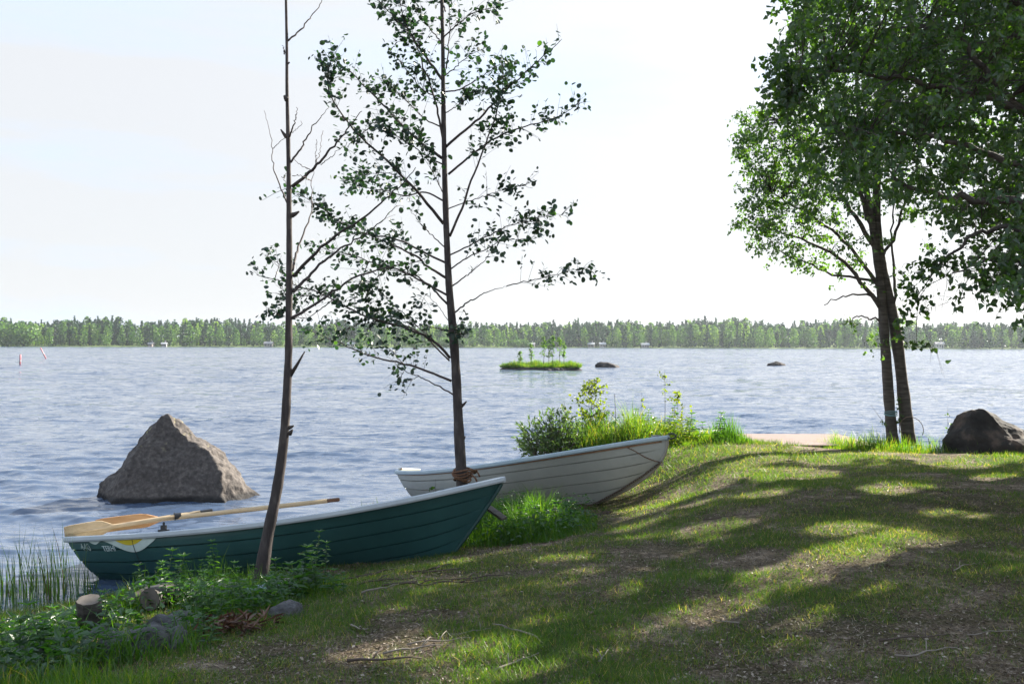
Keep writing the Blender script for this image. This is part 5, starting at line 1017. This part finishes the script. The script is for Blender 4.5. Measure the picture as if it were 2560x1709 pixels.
# willow shrub and saplings on the bank
def shrub(name, c, rx, ry, h, ncl, leafL, seed, label, leafmat, cat='shrub', shape='lance', wk=.34, per=16):
    rg = np.random.default_rng(seed); c = np.array(c, float); r = empty(name, Vector(c), label, cat); mb = MB(); pos = []; d = []
    for i in range(ncl):
        a = rg.uniform(0, 6.28); u_ = rg.random()**.5; tip = np.array([math.cos(a)*u_*rx, math.sin(a)*u_*ry, h*(.45+.55*rg.random())*(1-.35*u_**2)]); b0 = np.array([tip[0]*.35, tip[1]*.35, 0]); md = (b0+tip)/2+np.array([0, 0, .1*h]); mb.tube([Vector(b0), Vector(md), Vector(tip)], [.005, .004, .0015], 4, False)
        k = per; q = rg.uniform(.3, 1.02, k)[:, None]; pos.append((1-q)**2*b0+2*q*(1-q)*md+q*q*tip+rg.normal(0, .012, (k, 3))); d.append(norm(tip-md)*.9+rg.normal(size=(k, 3))*.7)
    mb.obj('stems', M['twig'], r); pos = np.concatenate(pos); n = len(pos); Ls = leafL*rg.uniform(.6, 1.15, n)
    V, f, lt, tt = leaf_geo(pos, np.concatenate(d), rand_dirs(n)+np.array([0, 0, .5]), Ls, Ls*wk, shape, np.clip(rg.normal(.4, .2, n), 0, 1)); link('foliage', mesh_np('foliage', V, f, lt, leafmat, tt), r)
q = P(1385, 1150, 15.6); shrub('willow_shrub', (q[0]-.02, 15.6, gz1(q[0], 15.6)), .62, .45, 1.0, 170, .085, 501, 'grey green willow shrub at the left end of the bank, behind the white boat', M['willow'])
q = P(1460, 1150, 15.9); shrub('willow_shrub', (q[0]+.15, 16.1, gz1(q[0], 16.1)), .5, .4, .92, 90, .075, 502, 'brighter willow shrub joining the grey green one on its right', M['herb'])
sapling('birch_sapling', (P(1475, 0, 16)[0], 16.2, gz1(1.2, 16.2)), 1.35, 420, .065, 510, 'yellow green birch sapling lit by the sun, above the willow shrubs', M['sap'], .85, lean=(.05, 0), stem_r=.010, bare=.25)
sapling('birch_sapling', (P(1405, 0, 16)[0]+.12, 16.1, gz1(.9, 16.1)), 1.12, 60, .06, 511, 'small yellow sapling just left of the brighter birch sapling', M['sap'], .34, lean=(-.08, 0), stem_r=.007, bare=.6)
sapling('birch_sapling', (P(1662, 0, 16.4)[0], 16.4, gz1(2.5, 16.4)), 1.22, 44, .06, 512, 'thin tall sapling in the bank grass above the bow of the white boat', M['sap'], .34, stem_r=.006, bare=.4)
sapling('birch_sapling', (P(1700, 0, 16.4)[0], 16.6, gz1(2.8, 16.6)), .85, 110, .06, 513, 'bushy yellow green sapling right of the thin tall one', M['sap'], .5, stem_r=.006, bare=.4)
sapling('birch_sapling', (P(1610, 0, 16.4)[0], 16.7, gz1(2.2, 16.7)), .95, 20, .05, 514, 'very thin sapling between the yellow sapling and the tall one', M['sap'], .2, stem_r=.004, bare=.5)
for i, (px, h) in enumerate(((1537, .95), (1520, .55))):
    mb = MB(); mb.tube([(0, 0, 0), (.02, 0, h*.5), (.0-.06*i, 0, h)], [.008, .006, .004], 5); mb.tube([(.01, 0, h*.6), (-.12, 0, h*.72)], [.005, .003], 4); o = mb.obj('dead_stalk', M['twig'], None, True); x = (px-CX)/F*15.9; o.location = (x, 15.9, gz1(x, 15.9)); tag(o, ['tall brown dead stalk right of the yellow sapling', 'short brown dead stalk left of the tall one'][i], 'stalk')
mb = MB(); q = P(1078, 1200, 14.2)
sapling('leafy_shoot', (P(1090, 0, 13.9)[0], 13.9, .0), .52, 34, .06, 515, 'small leafy shoot in front of the stern of the white boat', M['leaf_birch'], .12, cat='shoot', stem_r=.004)

# ------------------------------------------------------------------ logs, stones and boards at lower left
def at_px(px, py, z=None):
    d = 9.0
    for _ in range(12):
        zq = gz1((px-CX)/F*d, d) if z is None else z; d = .5*d+.5*(CAMZ-zq)*F/(py-HY)
    x = (px-CX)/F*d; return x, d, gz1(x, d)
def log(name, c, ax, L_, r_, label, cat='log', split=False):
    ax = Vector(ax).normalized(); root = empty(name, c, label, cat); n = 18; rg = random.Random(hash(label) % 999); pr = [r_*(1+rg.uniform(-.08, .08)) for _ in range(n)]
    o1 = ax.orthogonal().normalized(); o2 = ax.cross(o1); mb = MB(); V = []
    for e in (-.5, -.2, .2, .5):
        for k in range(n): a = 6.283*k/n; V.append(ax*L_*e+(o1*math.cos(a)+o2*math.sin(a))*pr[k]*(1+rg.uniform(-.03, .03)))
    mb.add(V, [(i*n+k, i*n+(k+1) % n, (i+1)*n+(k+1) % n, (i+1)*n+k) for i in range(3) for k in range(n)]); mb.obj('bark', M['bark_birch'], root, False)
    for e in (-1, 1):
        mb = MB(); V = [ax*L_*.5*e*1.01+(o1*math.cos(6.283*k/n)+o2*math.sin(6.283*k/n))*pr[k]*.97 for k in range(n)]; mb.add(V, [tuple(range(n)) if e > 0 else tuple(range(n-1, -1, -1))]); mb.obj('cut_end', M['wood_end'], root)
    return root
x, y, z = at_px(228, 1590); log('log', (x, y, z+.11), (.05, -.25, 1), .30, .085, 'upright birch log with a pale sloping cut top', 'log')
x, y, z = at_px(392, 1530); log('log', (x, y+.1, z+.09), (-.15, -1, .12), .34, .085, 'short round log with its cut end facing out, under the grey boards', 'log')
def board(name, a, b, wd, th, mt, label, roll=.3, cat='board'):
    a, b = Vector(a), Vector(b); ax = (b-a).normalized(); u_ = Vector((0, 0, 1)); s_ = ax.cross(u_).normalized(); Mx = Matrix((ax, s_, s_.cross(ax)*-1)).transposed(); Mx = Mx if Mx.determinant() > 0 else Matrix((ax, s_, s_.cross(ax))).transposed()
    Mx = Mx @ Matrix.Rotation(roll, 3, 'X'); mb = MB(); nseg = 6; Lq = (b-a).length; V = []; rg = random.Random(int(Lq*1e4))
    for i in range(nseg+1):
        e = Lq*(i/nseg-.5); w1 = wd*(1+rg.uniform(-.08, .08)); t1 = th*(1+rg.uniform(-.12, .12))
        for sy, sz in ((-1, -1), (1, -1), (1, 1), (-1, 1)): V.append(Mx @ Vector((e, sy*w1/2, sz*t1/2+rg.uniform(-.002, .002))))
    F_ = [(i*4+j, i*4+(j+1) % 4, (i+1)*4+(j+1) % 4, (i+1)*4+j) for i in range(nseg) for j in range(4)]+[(3, 2, 1, 0), tuple(nseg*4+j for j in range(4))]
    mb.add(V, F_); o = mb.obj(name, mt); o.location = (a+b)/2; bevel(o, .003); return tag(o, label, cat)
x, y, z = at_px(360, 1520); board('board', P(325, 1502, y-.1), P(376, 1474, y+.05), .07, .025, M['wood_grey'], 'narrow grey board leaning left against the log pile', .6)
board('board', P(372, 1481, y+.02), P(428, 1468, y+.05), .12, .03, M['wood_grey'], 'topmost grey board lying across the round log', .35)
board('board', P(385, 1488, y-.06), P(430, 1474, y-.02), .09, .025, M['wood_grey'], 'lower grey board just under the topmost one', .35)
x, y, z = at_px(655, 1500); board('board', (x-.12, y, z+.06), (x+.16, y+.05, z+.11), .11, .025, plain('blue_board', (.22, .30, .34), .7), 'pale bluish board lying at the foot of the bare alder', .2)
board('board', (x+.08, y+.05, z+.12), (x+.22, y+.15, z+.13), .07, .015, M['wood_grey'], 'small curled piece of bark beside the bluish board', .1, 'bark piece')
q = P(1222, 1268, 10.4); q2 = P(1262, 1296, 10.15); board('board', q, q2, .07, .03, M['wood_end'], 'short pale board sticking out beside the bow of the green boat', .2)
def flat_stone(px, py, wd, dp, h, rot, label, mt, seed, sink=.3):
    x, y, z = at_px(px, py); rr = []
    for zz, s_ in ((-h*.6, 1.1), (0, 1.05), (h*.5, .95), (h*.85, .75), (h, .35)): rr.append((zz, [(math.cos(a)*wd/2*s_, math.sin(a)*dp/2*s_) for a in (3.14, 3.9, 5.3, 0, .9, 2.2)]))
    o = rock('stone', rr, mt, label, 'stone', (x, y, z), amp=.035, seed=seed, n=64, rows=34, fr=7, sm=0); o.rotation_euler = (R(8), R(-10), rot); return o
flat_stone(345, 1630, .56, .30, .13, .5, 'large flat grey stone half hidden by plants at the lower left', M['stone'], 31)
flat_stone(255, 1605, .24, .16, .07, .2, 'small flat stone left of the large flat one', M['stone'], 32)
flat_stone(440, 1575, .45, .25, .08, -.2, 'grey stone behind the large flat one, among plants', M['stone'], 33)
flat_stone(715, 1540, .24, .18, .08, .3, 'grey stone at the foot of the bare alder', M['stone'], 34)
# reddish brown bark chips heap
for (cx_, cy_, nm, nn2, sp_) in ((585, 1580, 'bracken', 200, .12),):
    x, y, z = at_px(cx_, cy_); r_ = rng; pos = np.stack([x+r_.normal(0, sp_, nn2), y+r_.normal(0, sp_*.7, nn2), np.zeros(nn2)], 1); pos[:, 2] = gz(pos[:, 0], pos[:, 1])+r_.uniform(0, .09, nn2)
    V, f, lt, tt = leaf_geo(pos, r_.normal(size=(nn2, 3))*np.array([1, 1, .5])+np.array([.6, 0, .3]), rand_dirs(nn2), r_.uniform(.04, .13, nn2), r_.uniform(.008, .02, nn2), 'lance', r_.random(nn2))
    tag(link('dead_bracken', mesh_np('dead_bracken', V, f, lt, leaf_mat('dead_bracken', [(0, (.06, .025, .015)), (1, (.16, .075, .04))], .2, (1, 1, 1)), tt)), 'heap of reddish brown dead bracken at the lawn edge', 'dead bracken', kind='stuff')
# twigs lying on the lawn
def twig(x, y, L_, ang, r0, label, seed, mt):
    rg = random.Random(seed); pts = []; a = ang; px_, py_ = x, y
    for i in range(7): pts.append((px_, py_)); a += rg.uniform(-.28, .28); px_ += math.cos(a)*L_/6; py_ += math.sin(a)*L_/6
    base = Vector((x, y, gz1(x, y))); mb = MB(); pz = [Vector((p_[0], p_[1], gz1(*p_)+r0+.006+rg.uniform(0, .015))) for p_ in pts]; mb.tube([p_-base for p_ in pz], [r0*(1-.1*i) for i in range(7)], 6)
    j = rg.randint(2, 4); s1 = pz[j]; b = a+rg.choice([-.8, .8]); e = s1+Vector((math.cos(b)*L_*.3, math.sin(b)*L_*.3, .03)); mb.tube([s1-base, (s1+e)/2-base+Vector((0, 0, .01)), e-base], [r0*.6, r0*.5, r0*.3], 5)
    o = mb.obj('fallen_twig', mt, None, True); o.location = base; tag(o, label, 'twig', 'fallen twigs on the lawn')
M['twig_pale'] = plain('pale_dry_twig', (.20, .17, .14), .9); M['twig_dark'] = plain('dark_dry_twig', (.07, .05, .04), .9)
TW = [(1345, 1600, .42, 1.9, .008, 0, 'thin pale twig curving across the middle of the foreground lawn'), (2240, 1645, .42, .35, .007, 0, 'thick pale forked twig at the lower right'), (2200, 1605, .45, -.05, .007, 1, 'dark twig above the pale forked one at the lower right'), (1760, 1303, .42, .05, .008, 1, 'dark twig lying in the middle of the shaded lawn'), (890, 1450, .45, .1, .008, 1, 'dark root-like twig by the green boat bow underside'), (905, 1490, .3, .1, .010, 0, 'pale twig below the root-like one by the green boat'),
      (1990, 1335, .2, 1.2, .005, 0, 'short pale twig standing out at mid right of the lawn'), (1470, 1385, .25, -.3, .007, 1, 'short dark twig just right of the green boat bow'), (1240, 1680, .35, .9, .008, 0, 'pale twig at the bottom edge, centre left'), (960, 1640, .35, .5, .008, 0, 'pale twig at the bottom left of the lawn'), (870, 1660, .42, .1, .010, 1, 'dark stick at the bottom, left of centre'), (880, 1570, .2, -1.0, .008, 0, 'small grey twig left of the sunny strip'), (2385, 1430, .35, .8, .005, 0, 'thin looping twig near the right edge'),
      (2000, 1128, .4, .5, .010, 0, 'pale twig on the grass just before the landing deck'), (1640, 1240, .4, -.5, .006, 0, 'faint twig on the shaded lawn right of the chain'), (1020, 1620, .4, .3, .006, 0, 'thin pale twig in the sunny strip at lower left'), (1500, 1660, .25, 1.4, .006, 0, 'short upright twig at the bottom centre'), (1130, 1590, .3, .2, .005, 0, 'thin twig beside the bright bare spot'), (2420, 1590, .3, .4, .005, 0, 'thin pale twig close to the right edge bottom'), (1850, 1560, .16, 2.4, .006, 0, 'stubby pale twig right of the bright grass')]
for i, (px, py, L_, a, r0, dk_, lb) in enumerate(TW): x, y, z = at_px(px, py); twig(x, y, L_, a, r0, lb, i, M['twig_dark' if dk_ else 'twig_pale'])
# exposed roots below the green boat
for i in range(9):
    x, y, z = at_px(860+i*32+random.uniform(-15, 15), 1435+random.uniform(-12, 35)); twig(x, y, random.uniform(.3, .6), random.uniform(-.1, .45), .009, 'dark surface root in the bare soil under the green boat', 90+i, M['twig_dark'])
    o = bpy.data.objects[[k for k in bpy.data.objects.keys() if k.startswith('fallen_twig')][-1]]
    o.name = 'tree_root'; o['category'] = 'root'; o['group'] = 'roots in the soil under the green boat'

# ------------------------------------------------------------------ haze
HAZE = True
if HAZE:
    m = bpy.data.materials.new('haze_air'); m.use_nodes = True; t = m.node_tree; t.nodes.remove(t.nodes['Principled BSDF'])
    pv = t.nodes.new('ShaderNodeVolumePrincipled'); pv.inputs['Density'].default_value = .00011; pv.inputs['Color'].default_value = (.80, .88, .97, 1); pv.inputs['Anisotropy'].default_value = .3
    t.links.new(pv.outputs[0], t.nodes['Material Output'].inputs['Volume'])
    mb = MB(); mb.box((0, 2100, 12), (7300, 5000, 32)); tag(mb.obj('haze', m), 'thin bluish air haze over the lake', 'haze', kind='stuff')
